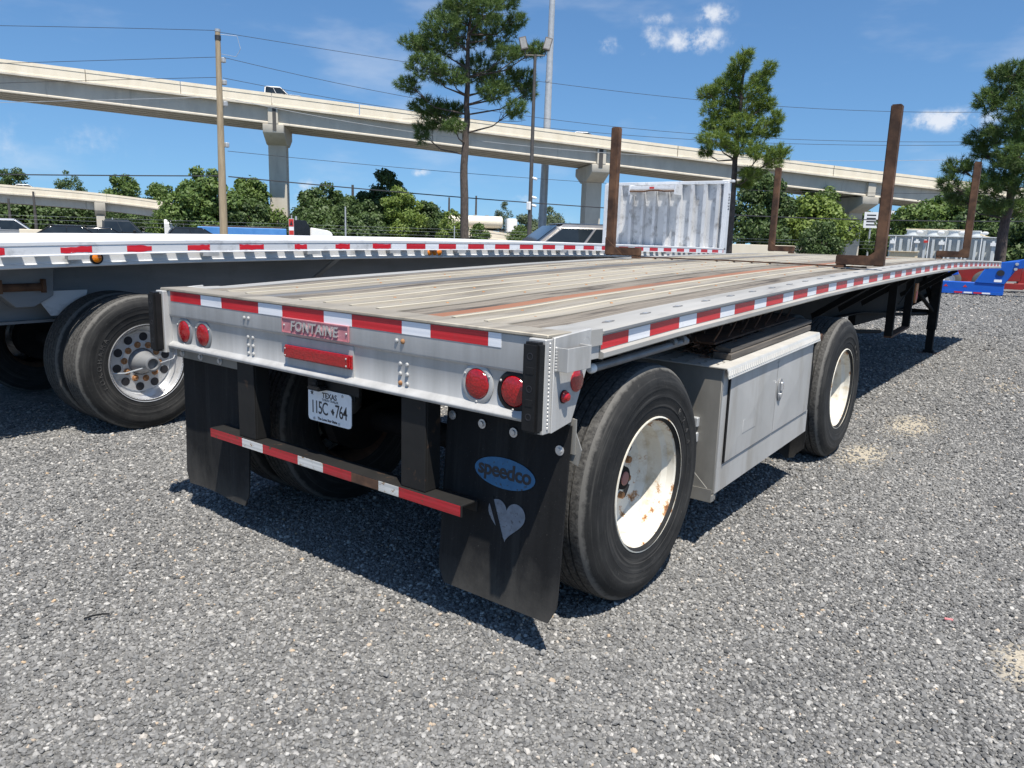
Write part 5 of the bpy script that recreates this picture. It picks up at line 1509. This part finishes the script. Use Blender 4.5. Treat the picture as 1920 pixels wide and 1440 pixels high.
WL = ['highest wire running right from the wooden pole', 'second highest wire running right from the wooden pole', 'third wire down running right from the wooden pole', 'thin wire crossing the overpass girder right of the pole',
      'wire below the overpass running right from the wooden pole', 'thick dark cable low above the trees running right from the pole', 'highest wire running left from the wooden pole', 'second wire running left from the wooden pole',
      'third wire running left from the wooden pole', 'pale wire crossing the overpass girder left of the pole', 'thick dark cable running left from the wooden pole at tree height']
for (pth, lab) in zip(WIRE_PATHS, WL):
    P = np.array(pth); d = np.concatenate([[0], np.cumsum(np.linalg.norm(np.diff(P, axis=0), axis=1))])
    k = min(3, len(P) - 1); t = np.linspace(0, d[-1], 26)
    Q = np.column_stack([np.polyval(np.polyfit(d, P[:, i], k), t) for i in range(3)])
    r_ = .028 if 'thick' in lab else .012
    tag(MB().tube([tuple(q) for q in Q], r_, 5).build('power_line', M['wire'] if 'pale' not in lab and 'thin' not in lab else M['galv']), lab, 'wire', 'overhead wires')

lp_ = thing('light_pole', 'slim dark parking lot lamp post with two floodlights and cameras', 'lamp post', (-18.1, 26.06, 0))
MB().tube([(-18.1, 26.06, 0), (-18.1, 26.06, 9.3)], [.105, .065], 12).build('pole', M['dark_pole'], lp_)
ex = Vector((.79, .61, 0))
c0 = Vector((-18.1, 26.06, 9.25))
MB().tube([c0 - ex * .46 + Vector((0, 0, .22)), c0 - ex * .40, c0, c0 + ex * .40, c0 + ex * .46 + Vector((0, 0, .22))], .03, 8).build('cross_arm', M['dark_pole'], lp_)
for s in (-1, 1):
    m = frame(c0 + ex * (.52 * s) + Vector((0, 0, .48)), ex, Vector((0, 0, 1))) @ Matrix.Rotation(R(-14 * s), 4, 'Z') @ Matrix.Rotation(R(-12), 4, 'X')
    me = MB().box(-.16, .16, -.28, .28, -.05, .05).mesh('floodlight', M['dark_pole'], bevel=.02)
    fo = inst('floodlight', me, lp_, m)
    me = MB().box(-.12, .12, -.22, .22, .051, .056).mesh('lamp_lens', M['grey_pipe']); inst('lamp_lens', me, fo, m)
for z, dx in ((4.12, .14), (3.30, .14), (2.95, .14)):
    p = c0 + ex * dx; p.z = z
    MB().lathe([(-.11, 0), (-.11, .055), (.11, .055), (.13, .04), (.13, 0)], p, (.79 * .9, .61 * .9, -.25), 12).build('camera', M['paint_white'], lp_)
MB().box(-18.20, -18.0, 25.90, 25.99, 2.75, 3.1).build('junction_box', M['paint_white'], lp_, bevel=.02)
ms = thing('high_mast', 'tall grey steel mast rising behind the overpass beside the lamp post', 'mast', (-58.3, 83.4, 0))
MB().tube([(-58.37, 83.35, 0), (-58.2, 83.45, 15), (-58.1, 83.52, 36)], [.58, .48, .34], 16).build('mast_tube', M['galv'], ms)
for z in (7.2, 21.5): MB().lathe([(0, .57 - z * .0055), (.1, .57 - z * .0055)], (-58.29 + .004 * z, 83.40, z), (0, 0, 1), 16).build('mast_joint', M['galv'], ms)
mb = MB().tube([(-43.13, 36.64, 0), (-43.13, 36.64, 3.4)], [.07, .05], 8); tag(mb.build('thin_pole', M['galv']), 'thin pale pole standing before the dark trees', 'pole')
for (x, y, h, lab) in ((-69.3, 59.9, 7.0, 'short dark utility pole above the trees left of the round pine'), (-84.9, 93.9, 7.6, 'distant utility pole left of the tank truck'), (-81.6, 96.9, 8.0, 'distant utility pole right of the tall pine trunk'),
                       (-113, 42, 5.6, 'thin pole among dark trees at the far left'), (-116, 40, 4.6, 'shorter thin pole among dark trees at the far left')):
    tag(MB().tube([(x, y, 0), (x, y, h)], [.22, .14], 8).build('distant_pole', M['dark_pole']), lab, 'pole')

# wire fence along the back of the lot
fn = thing('wire_fence', 'wire fence with thin posts along the back of the lot', 'fence', (-44, 42, 0))
fpts = [(-62, 15), (-55, 25), (-48, 36), (-41, 46.5), (-33.5, 57), (-26, 67), (-18.4, 66), (-9, 64), (2, 61)]
for i, (x, y) in enumerate(fpts):
    MB().tube([(x, y, 0), (x, y, 2.05 + (.25 if i % 3 == 0 else 0))], .045, 8).build('post', M['galv'], fn)
for z in (1.45, 1.75, 2.0):
    MB().tube([(x, y, z) for x, y in fpts], .008, 4).build('strand', M['galv'], fn)
sg = thing('warning_sign', 'small red and white roadside sign beside the blue truck', 'sign', (-39.11, 28.83, 0))
MB().tube([(-39.11, 28.83, 0), (-39.11, 28.83, 2.5)], .04, 8).build('post', M['galv'], sg)
sf = frame((-39.09, 28.78, 1.75), (.79, .61, 0), (0, 0, 1))
inst('sign_face', MB().box(-.16, .16, -.52, .52, 0, .01).mesh('sign_face', M['white_wall']), sg, sf)
inst('red_field', MB().box(-.15, .15, .02, .50, .0105, .014).mesh('red_field', M['red_bright']), sg, sf)
inst('red_field', MB().box(-.15, .15, -.50, -.22, .0105, .014).mesh('red_field', M['red_bright']), sg, sf)
tri = MB().prism([(-.10, .10), (.10, .10), (0, .42)], 'z', .0145, .017).mesh('dark_mark', M['ink']); inst('dark_mark', tri, sg, sf)

# billboard by the third pier, low pale walls and sheds between the trees
bb_ = thing('billboard', 'small pale billboard with lines of text beside the right pier', 'billboard', (-21.5, 105, 0))
for x, z0, z1, wd in ((0, 4.0, 6.0, 1.7), (1.9, 3.9, 6.2, 1.6)):
    f_ = frame((-22.2 + x * .92, 105.2 + x * .38, (z0 + z1) / 2), (.92, .38, 0), (0, 0, 1))
    pn = inst('panel', MB().box(-wd / 2, wd / 2, -(z1 - z0) / 2, (z1 - z0) / 2, 0, .1).mesh('panel', M['white_wall']), bb_, f_)
    for k in range(4 if x == 0 else 2):
        inst('text_line', MB().box(-.55, .55, .5 - k * .4, .68 - k * .4, .101, .104).mesh('text_line', M['grey_car']), pn, f_)
for x in (0, 1.9): MB().tube([(-22.2 + x * .92, 105.3 + x * .38, 0), (-22.2 + x * .92, 105.3 + x * .38, 4)], .12, 8).build('post', M['galv'], bb_)
for (x, y, rz, l, h, m, lab, nm, ct) in ((-46.9, 18.3, 68, 4.5, 1.15, 'barrier', 'low tan concrete wall behind the black saloon', 'low_wall', 'wall'),
                                         (-77.4, 44.3, 62, 6, 2.3, 'white_wall', 'white shed wall showing through the trees left of the wooden pole', 'shed', 'shed'),
                                         (-20.5, 62.5, 12, 9, 1.5, 'barrier', 'low tan wall behind the far left stake', 'low_wall', 'wall')):
    o = MB().box(-l / 2, l / 2, -.15, .15, 0, h)
    if nm == 'shed':
        o = MB().prism([(-2.0, 0), (-2.0, h * .8), (0, h), (2.0, h * .8), (2.0, 0)], 'x', -l / 2, l / 2)
    o = o.build(nm, M[m], bevel=.02); o.location = (x, y, 0); o.rotation_euler = (0, 0, R(rz)); tag(o, lab, ct)

# ---------------------------------------------------------------- right side: transformer, crate, lowboy trailers
def local(name, label, cat, loc, rz):
    r = thing(name, label, cat, (0, 0, 0)); r['_l'] = 0; del r['_l']
    return r, (lambda: (setattr(r, 'location', loc), setattr(r, 'rotation_euler', (0, 0, R(rz)))))


tr, fin = local('transformer', 'pale grey finned electrical transformer beyond the end of the deck', 'transformer', (-6.24, 55.22, 0), 6)
MB().box(-1.05, 1.15, -.5, .5, .35, 1.62).build('tank', M['grey_trafo'], tr, bevel=.03)
MB().box(-1.25, 1.30, -.62, .62, 1.62, 1.66).build('cover', M['grey_trafo'], tr)
for k in range(13):
    x = -.98 + k * .17
    MB().box(x, x + .05, -.80, -.502, .55, 1.50).build('cooling_fin', M['grey_trafo'], tr)
    if k % 3 == 0: MB().box(x - .03, x + .09, -.84, -.80, 1.28 + .05 * (k % 2), 1.42).build('fin_tag', M['paint_white'], tr)
for k, x in enumerate((-.62, -.18, .26, .70)):
    MB().lathe([(0, .15), (.05, .15), (.06, .11), (.22, .10), (.24, .13), (.27, .13), (.27, 0)], (x, -.05, 1.66), (0, 0, 1), 14).build('bushing', M['grey_trafo'], tr)
    MB().lathe([(0, .07), (.10, .07), (.12, 0)], (x + .2, -.45, 1.82), (0, -1, 0), 12).build('bushing_flange', M['paint_white'], tr)
MB().prism([(-.75, 1.66), (-.72, 1.93), (.80, 1.93), (.95, 1.66)], 'y', .2, .45).build('conservator', M['grey_trafo'], tr, bevel=.02)
MB().box(-.30, -.22, -.86, -.80, 1.35, 1.45).build('red_tag', M['red_bright'], tr)
MB().box(-1.0, 1.2, -.45, .45, .0, .35).build('skid', M['grey_car'], tr)
for k in range(6): MB().tube([(-.9 + k * .35, -.82, .4), (-.9 + k * .35, -.82, 1.6)], .012, 5).build('conduit', M['paint_white'], tr)
for x in (-1.16, 1.20): MB().tube([(x, -.66, .2), (x, -.66, 1.62)], .02, 6).build('lifting_rod', M['paint_white'], tr)
fin(); tr.scale = (2.75, 2.0, 1.45)
for (pts, lab) in ((((-8.3, 55.1, 2.83), (-4.6, 55.5, 2.83)), 'long pale timber lying flat on top of the transformer'), (((-4.75, 55.35, 2.82), (-2.7, 55.5, 2.12)), 'pale timber slanting down from the transformer top to the right')):
    a, b = Vector(pts[0]), Vector(pts[1]); d = (b - a).normalized()
    L_ = (b - a).length
    o = inst('timber', MB().box(0, L_, -.10, .10, -.03, .03).mesh('timber', M['wood_new']), None, frame(a, d, (0, 1, 0)))
    tag(o, lab, 'timber')
cr = MB()
ct, fin = local('wooden_crate', 'small pale plywood crate in front of the transformer', 'crate', (-7.49, 50.94, 0), 4)
for z in (.95, 1.02, 1.09, 1.16, 1.23): MB().box(-.27, .27, -.25, .25, z, z + .066).build('slat', M['wood_new'], ct, bevel=.004)
MB().box(-.30, .30, -.28, .28, 1.297, 1.32).build('lid', M['wood_new'], ct)
MB().box(-.25, .25, -.22, .22, .0, .95).build('pallet_stack', M['wood_dark'], ct)
fin(); ct.scale = (2.7, 2.7, 1.05)

lb, fin = local('lowboy_trailer', 'bright blue lowboy trailer gooseneck resting on the gravel at the right', 'trailer', (-1.35, 29.7, 0), 9)
MB().prism([(-3.1, .10), (-3.1, .40), (-3.0, .54), (1.25, .52), (1.25, .05), (-2.9, .05)], 'y', -.25, .25).build('side_frame', M['blue_low'], lb, bevel=.02)
MB().box(-3.05, 1.2, -.30, -.252, .05, .16).build('bottom_flange', M['blue_low'], lb)
MB().prism([(.35, .52), (1.25, .50), (1.62, 1.30), (1.60, 1.45), (.72, 1.34)], 'y', -.28, .10).build('neck_plate', M['blue_low'], lb, bevel=.02)
MB().prism([(1.05, 1.37), (3.4, 1.92), (3.4, 1.52), (1.62, 1.14), (1.3, 1.16)], 'y', -.22, .12).build('neck_arm', M['blue_low'], lb, bevel=.02)
MB().lathe([(0, .12), (.03, .12), (.03, 0)], (1.08, -.282, .95), (0, -1, 0), 18).build('lightening_hole', M['ink'], lb)
for x, z in ((1.52, 1.32), (1.50, 1.12)): MB().lathe([(0, .06), (.05, .05), (.05, 0)], (x, -.285, z), (0, -1, 0), 14).build('pin', M['galv'], lb)
for x0, c in ((-2.2, 'r'), (-1.9, 'w'), (-1.55, 'r'), (-1.25, 'w'), (-.25, 'r'), (.05, 'w'), (.35, 'r'), (.6, 'w')):
    MB().box(x0, x0 + .26, -.306, -.301, .075, .135).build('red_tape' if c == 'r' else 'white_tape', M['tape_red' if c == 'r' else 'tape_white'], lb)
for x in (-2.4, -1.85, -1.2, -.6, .0): MB().prism([(x, .32), (x + .14, .32), (x + .07, .42)], 'y', -.256, -.251).build('tie_ring', M['red_bright'], lb)
MB().box(.92, 1.15, -.284, -.281, .58, .68).build('label_plate', M['paint_white'], lb)
MB().prism([(-2.0, .85), (-1.85, 1.30), (-.3, 1.32), (-.15, .80), (-.55, .72), (-1.0, .90)], 'y', .35, .9).build('deck_section', M['blue_low'], lb, bevel=.02)
MB().box(-1.9, -1.5, .345, .349, 1.0, 1.07).build('white_tape', M['tape_white'], lb)
fin(); lb.scale = (1, 1, .86)
for (x, y, rz, lab, n) in ((-1.4, 33.2, 8, 'dark red lowboy trailer with wheels behind the blue gooseneck', 0), (2.1, 34.4, 8, 'dark red lowboy trailer at the right edge of the picture', 1)):
    rd, fin = local('lowboy_trailer', lab, 'trailer', (x, y, 0), rz)
    MB().prism([(-2.2, .40), (-2.0, 1.18), (-1.2, 1.32), (1.5, 1.32), (1.5, .52), (-1.9, .34)], 'y', -.3, .4).build('frame', M['red_low'], rd, bevel=.02)
    MB().box(-2.3, 1.6, -.5, -.31, .16, .42).build('lower_rail', M['red_low'], rd, bevel=.01)
    for wx in (-.95, .35):
        w_ = MB().lathe([(-.14, 0), (-.14, .40), (-.10, .48), (.10, .48), (.14, .40), (.14, .27), (.08, .25), (.08, 0)], (wx, -.66, .48), (0, -1, 0), 28, [0, 0, 0, 0, 0, 1, 1]).build('wheel', [M['tyre'], M['paint_white']], rd)
        MB().lathe([(.08, .08), (.13, .07), (.13, 0)], (wx, -.66, .48), (0, -1, 0), 14).build('hub', M['galv'], w_)
    MB().lathe([(0, .09), (.04, .09), (.04, .05), (.04, 0)], (1.0, -.31, 1.05), (0, -1, 0), 16).build('pin_boss', M['red_bright'], rd)
    MB().prism([(-1.9, .44), (-1.2, .44), (-1.5, .80)], 'y', -.34, -.31).build('gusset', M['red_bright'], rd)
    fin(); rd.scale = (1, 1, .86)

# ---------------------------------------------------------------- trees
def np_mesh(name, V, F, mat):
    me = bpy.data.meshes.new(name)
    me.vertices.add(len(V)); me.vertices.foreach_set('co', V.astype(np.float32).ravel())
    k = F.shape[1]
    me.loops.add(F.size); me.loops.foreach_set('vertex_index', F.astype(np.int32).ravel())
    me.polygons.add(len(F)); me.polygons.foreach_set('loop_start', np.arange(0, F.size, k, dtype=np.int32))
    me.polygons.foreach_set('loop_total', np.full(len(F), k, dtype=np.int32))
    me.update(); me.validate(); me.materials.append(mat)
    return me


def unit(n, rng):
    v = rng.normal(size=(n, 3)); return v / np.linalg.norm(v, axis=1)[:, None]


def leaf_cloud(centres, radii, n, size, rng, up=.25):
    """leaf quads on the shells of many small clumps"""
    c = np.asarray(centres); r = np.asarray(radii)
    p = (r[:, 0] * r[:, 1]) ** .8; p = p / p.sum()
    pick = rng.choice(len(c), n, p=p)
    d = unit(n, rng); d[:, 2] += up * rng.uniform(0, 1, n)
    rad = rng.uniform(.35, 1.0, n) ** .45 * (1 + .10 * rng.normal(size=n))
    P = c[pick] + d * np.column_stack([r[pick, 0], r[pick, 0], r[pick, 1]]) * rad[:, None]
    nn = d + .9 * unit(n, rng); nn /= np.linalg.norm(nn, axis=1)[:, None]
    t = np.cross(nn, unit(n, rng)); t /= np.linalg.norm(t, axis=1)[:, None]
    b = np.cross(nn, t)
    s = size * rng.uniform(.55, 1.35, n)[:, None]
    V = np.stack([P - t * s, P - b * s * .55, P + t * s, P + b * s * .55], 1).reshape(-1, 3)
    F = np.arange(4 * n).reshape(-1, 4)
    return V, F


def broadleaf(label, x, y, h, r, mat, seed, n=5200, size=None, low=.06, name='broadleaf_tree', lumps=34):
    rng = np.random.default_rng(seed); h *= 1.07; r *= 1.28; n = int(n * 2.4)
    t = thing(name, label, 'tree', (x, y, 0), 'trees behind the lot')
    h0 = h * low
    cs, rs = [], []
    for k in range(lumps):
        v = rng.uniform(0, 1); a = rng.uniform(0, 2 * PI)
        w = math.sin(PI * (.18 + .76 * v)) ** .8
        q = math.sqrt(rng.uniform(.15, 1)) * w * .78
        rr = r * rng.uniform(.22, .40) * (1.1 - .45 * v)
        cs.append((x + math.cos(a) * q * r, y + math.sin(a) * q * r, h0 + (h - h0 - rr * .7) * (.10 + .90 * v)))
        rs.append((rr, rr * rng.uniform(.65, .95)))
    cs.append((x, y, h0 + (h - h0) * .45)); rs.append((r * .55, (h - h0) * .36))
    sz = size or max(.10, .040 * r + .035)
    V, F = leaf_cloud(cs, rs, n, sz, rng)
    V = V[:, :]; V[:, 2] = np.maximum(V[:, 2], .05)
    inst('crown', np_mesh('crown', V, F, mat), t)
    mb = MB().tube([(x, y, 0), (x + .1, y, h * .3), (x, y + .1, h * .6)], [max(.14, r * .07), max(.11, r * .055), .06], 8)
    for k in range(4):
        c_ = cs[k]; mb.tube([(x + .05, y, h * .28), ((x + c_[0]) / 2, (y + c_[1]) / 2, h * .42), c_], [r * .035, r * .025, .02], 6)
    mb.build('trunk', M['bark'], t)
    return t


D_, Mi, Li, Fa = M['leaf_dark'], M['leaf_mid'], M['leaf_lime'], M['leaf_far']
TREES = [
    ('low dark thicket at the foot of the left pier', -66.0, 52.0, 3.4, 3.0, D_, 5500),
    ('shaded thicket below the light green tree', -58.5, 53.0, 3.2, 2.8, D_, 5000),
    ('green thicket behind the wooden pole at ground level', -74.5, 47.5, 4.2, 3.2, Mi, 5500),
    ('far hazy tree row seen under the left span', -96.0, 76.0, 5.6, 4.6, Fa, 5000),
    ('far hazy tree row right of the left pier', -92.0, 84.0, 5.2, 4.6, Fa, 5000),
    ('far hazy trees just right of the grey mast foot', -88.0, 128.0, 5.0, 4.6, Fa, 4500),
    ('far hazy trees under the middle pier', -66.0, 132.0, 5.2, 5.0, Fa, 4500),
    ('far trees filling the gap behind the right pier', -31.0, 128.0, 7.6, 5.5, Mi, 6000),
    ('far trees behind the billboard', -20.0, 122.0, 6.6, 4.5, Mi, 5500),
    ('large green tree right behind the wooden utility pole', -72.9, 42.9, 7.1, 3.5, Mi, 7000),
    ('tree between the wooden pole and the left pier', -77.1, 51.3, 6.9, 3.1, Mi, 6000),
    ('lower bush right of the wooden pole under the left span', -70.5, 46.5, 4.6, 2.6, D_, 4500),
    ('broad dark tree just right of the left pier', -69.1, 55.4, 6.5, 3.4, D_, 7000),
    ('dark hedge-like tree left of the round-topped pine', -64.5, 55.5, 5.0, 2.8, D_, 5500),
    ('tall round-topped dark pine left of the tall near pine', -70.5, 66.0, 8.6, 3.1, D_, 7000),
    ('dense dark shrub mass below the round-topped pine', -60.8, 54.4, 4.5, 2.4, D_, 5500),
    ('light green tree standing before the round-topped pine', -56.1, 55.0, 5.8, 2.2, Li, 5000),
    ('dark rounded bush between the light green tree and the tall pine', -55.8, 58.2, 4.7, 2.2, D_, 5000),
    ('small lime green tree just left of the tall pine trunk', -49.6, 55.7, 3.8, 1.35, Li, 2600),
    ('small bush right of the tall pine trunk', -47.6, 57.5, 2.6, 1.1, Mi, 1800),
    ('round pine crown above the ramp at the far left', -197.7, 70.3, 13.4, 4.3, D_, 3500),
    ('lone pine crown above the ramp left of its column', -200.1, 83.7, 13.3, 3.8, D_, 3000),
    ('bright tree above the ramp column', -176.2, 84.7, 12.1, 5.0, Mi, 5000),
    ('tree above the ramp end left of the wooden pole', -173.4, 91.8, 10.7, 5.1, Mi, 5000),
    ('dark trees below the ramp at the left edge', -156.8, 57.8, 6.4, 6.5, D_, 7000),
    ('dark tree below the ramp left of its column', -152.8, 65.2, 5.9, 5.1, D_, 6000),
    ('dark tree behind the ramp columns', -154.9, 74.7, 6.3, 4.8, D_, 5500),
    ('green bush below the end of the ramp', -80.9, 43.4, 3.6, 2.1, Mi, 3500),
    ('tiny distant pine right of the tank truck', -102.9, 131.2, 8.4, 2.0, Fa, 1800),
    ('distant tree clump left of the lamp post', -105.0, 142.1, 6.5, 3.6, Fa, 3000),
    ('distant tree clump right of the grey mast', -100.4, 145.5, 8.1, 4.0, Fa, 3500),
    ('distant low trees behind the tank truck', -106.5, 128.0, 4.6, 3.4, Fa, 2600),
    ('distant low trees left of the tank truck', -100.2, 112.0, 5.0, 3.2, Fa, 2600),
    ('dark tree right behind the white headboard and second pine', -24.9, 73.0, 7.7, 3.0, D_, 6500),
    ('light green bushy tree left of the right pier', -22.6, 82.2, 6.3, 3.6, Li, 6500),
    ('tall thin-topped tree behind the light green bush', -28.5, 103.4, 10.2, 3.0, Mi, 5000),
    ('dark tree filling the gap left of the light green bush', -26.0, 84.0, 6.0, 3.0, D_, 5500),
    ('low tree between the right pier and the tallest stake', -18.6, 98.5, 5.2, 2.0, Mi, 3500),
    ('broad leafy tree behind the transformer', -13.1, 91.6, 7.2, 4.0, Mi, 7000),
    ('leafy tree behind the transformer near the far stake', -9.2, 88.0, 6.6, 3.2, Mi, 6000),
    ('dark bushy tree behind the leaning right pine trunk', -4.6, 67.5, 4.8, 3.0, D_, 6000),
    ('dark bush right of the leaning pine at the picture edge', -.9, 60.0, 4.0, 2.6, D_, 5000),
    ('dark shrubbery low behind the transformer', -8.2, 70.0, 3.6, 3.0, D_, 5000),
    ('small bush before the low road bridge left of the lamp post', -51.8, 69.6, 2.7, 1.3, Mi, 1800),
    ('sparse dark bush at the foot of the second pine', -16.0, 63.0, 3.4, 1.6, D_, 2600),
]
for k, (lab, x, y, h, r, m, n) in enumerate(TREES):
    broadleaf(lab, x, y, h, r, m, 100 + k, n)


def pine(label, trunk, tufts, mat, seed, r0, dens=1.0):
    rng = np.random.default_rng(seed); rr = random.Random(seed)
    t = thing('pine_tree', label, 'tree', (trunk[0][0], trunk[0][1], 0), 'pines in the lot')
    n = len(trunk); T_ = [Vector(p) for p in trunk]
    fine = []
    for a, b in zip(T_, T_[1:]):
        for q in range(4): fine.append(a.lerp(b, q / 4) + Vector((rr.uniform(-.03, .03), rr.uniform(-.03, .03), 0)))
    fine.append(T_[-1])
    MB().tube(fine, [r0 * (1 - .80 * (i / (len(fine) - 1)) ** .9) for i in range(len(fine))], 12).build('trunk', M['bark'], t)
    ax = np.array([tuple(v) for v in fine])
    segs = []; tuftP = []; tuftD = []
    for (x, y, z, rx, ry) in tufts:
        c = Vector((x, y, z))
        # the limb leaves the trunk a little below its foliage
        hd_ = math.hypot(x - fine[0].x, y - fine[0].y)
        za = z - .10 - .38 * hd_
        i = int(np.argmin(abs(ax[:, 2] - za))); root = fine[i]
        mid = root.lerp(c, .55) + Vector((0, 0, -.12 * hd_ + rr.uniform(-.08, .08)))
        segs.append(([root, root.lerp(mid, .5), mid, mid.lerp(c, .6), c], [max(.028, .055 * rx + .018), .04, .03, .022, .012]))
        m = max(4, int(8 * rx * 2))
        for k in range(m):
            e = c + Vector((rr.gauss(0, .48) * rx, rr.gauss(0, .48) * rx, rr.gauss(.05, .48) * ry))
            segs.append(([mid.lerp(c, rr.uniform(.1, .9)), mid.lerp(e, .75), e], [.014, .010, .006]))
        k = int(115 * dens * (rx * rx * ry) ** .55 / .55) + 14
        d = unit(k, rng); q = rng.uniform(.2, 1, k) ** .5
        P = np.array([x, y, z]) + d * np.array([rx, rx, ry]) * q[:, None]
        keep = rng.uniform(0, 1, k) > .10
        tuftP.append(P[keep]); tuftD.append((d * .7 + np.array([0, 0, .55]))[keep])
    mb = MB()
    for p_, r_ in segs: mb.tube(p_, r_, 5, caps=False)
    lim = mb.build('limbs', M['bark'], t, smooth=0)
    P = np.concatenate(tuftP); Dv = np.concatenate(tuftD); Dv /= np.linalg.norm(Dv, axis=1)[:, None]
    N = 34; nt = len(P)
    nd = np.repeat(Dv, N, 0) * .65 + .95 * unit(nt * N, rng); nd /= np.linalg.norm(nd, axis=1)[:, None]
    base = np.repeat(P, N, 0) + np.repeat(Dv, N, 0) * rng.uniform(-.10, .10, (nt * N, 1))
    ln = rng.uniform(.15, .30, (nt * N, 1)); sd = np.cross(nd, unit(nt * N, rng)); sd /= np.linalg.norm(sd, axis=1)[:, None]
    wd = .0105
    V = np.stack([base - sd * wd, base + sd * wd, base + nd * ln + sd * wd * .3], 1).reshape(-1, 3)
    F = np.arange(3 * nt * N).reshape(-1, 3)
    inst('crown', np_mesh('crown', V, F, mat), t)
    print('pine', nt, len(F))
    return t


pine('tall pine with bare trunk left of the lamp post', PINE_A_TRUNK, PINE_A_TUFTS, M['needle_dark'], 21, .22)
pine('yellow-green pine standing right behind the white headboard', PINE_B_TRUNK, PINE_B_TUFTS, M['needle'], 22, .19)
pine('dark leaning pine at the right edge of the picture', PINE_C_TRUNK, PINE_C_TUFTS, M['needle_dark'], 23, .24)
for o in list(bpy.data.objects):
    if o.type == 'MESH' and o.name.startswith('limbs'): o['kind'] = 'stuff'
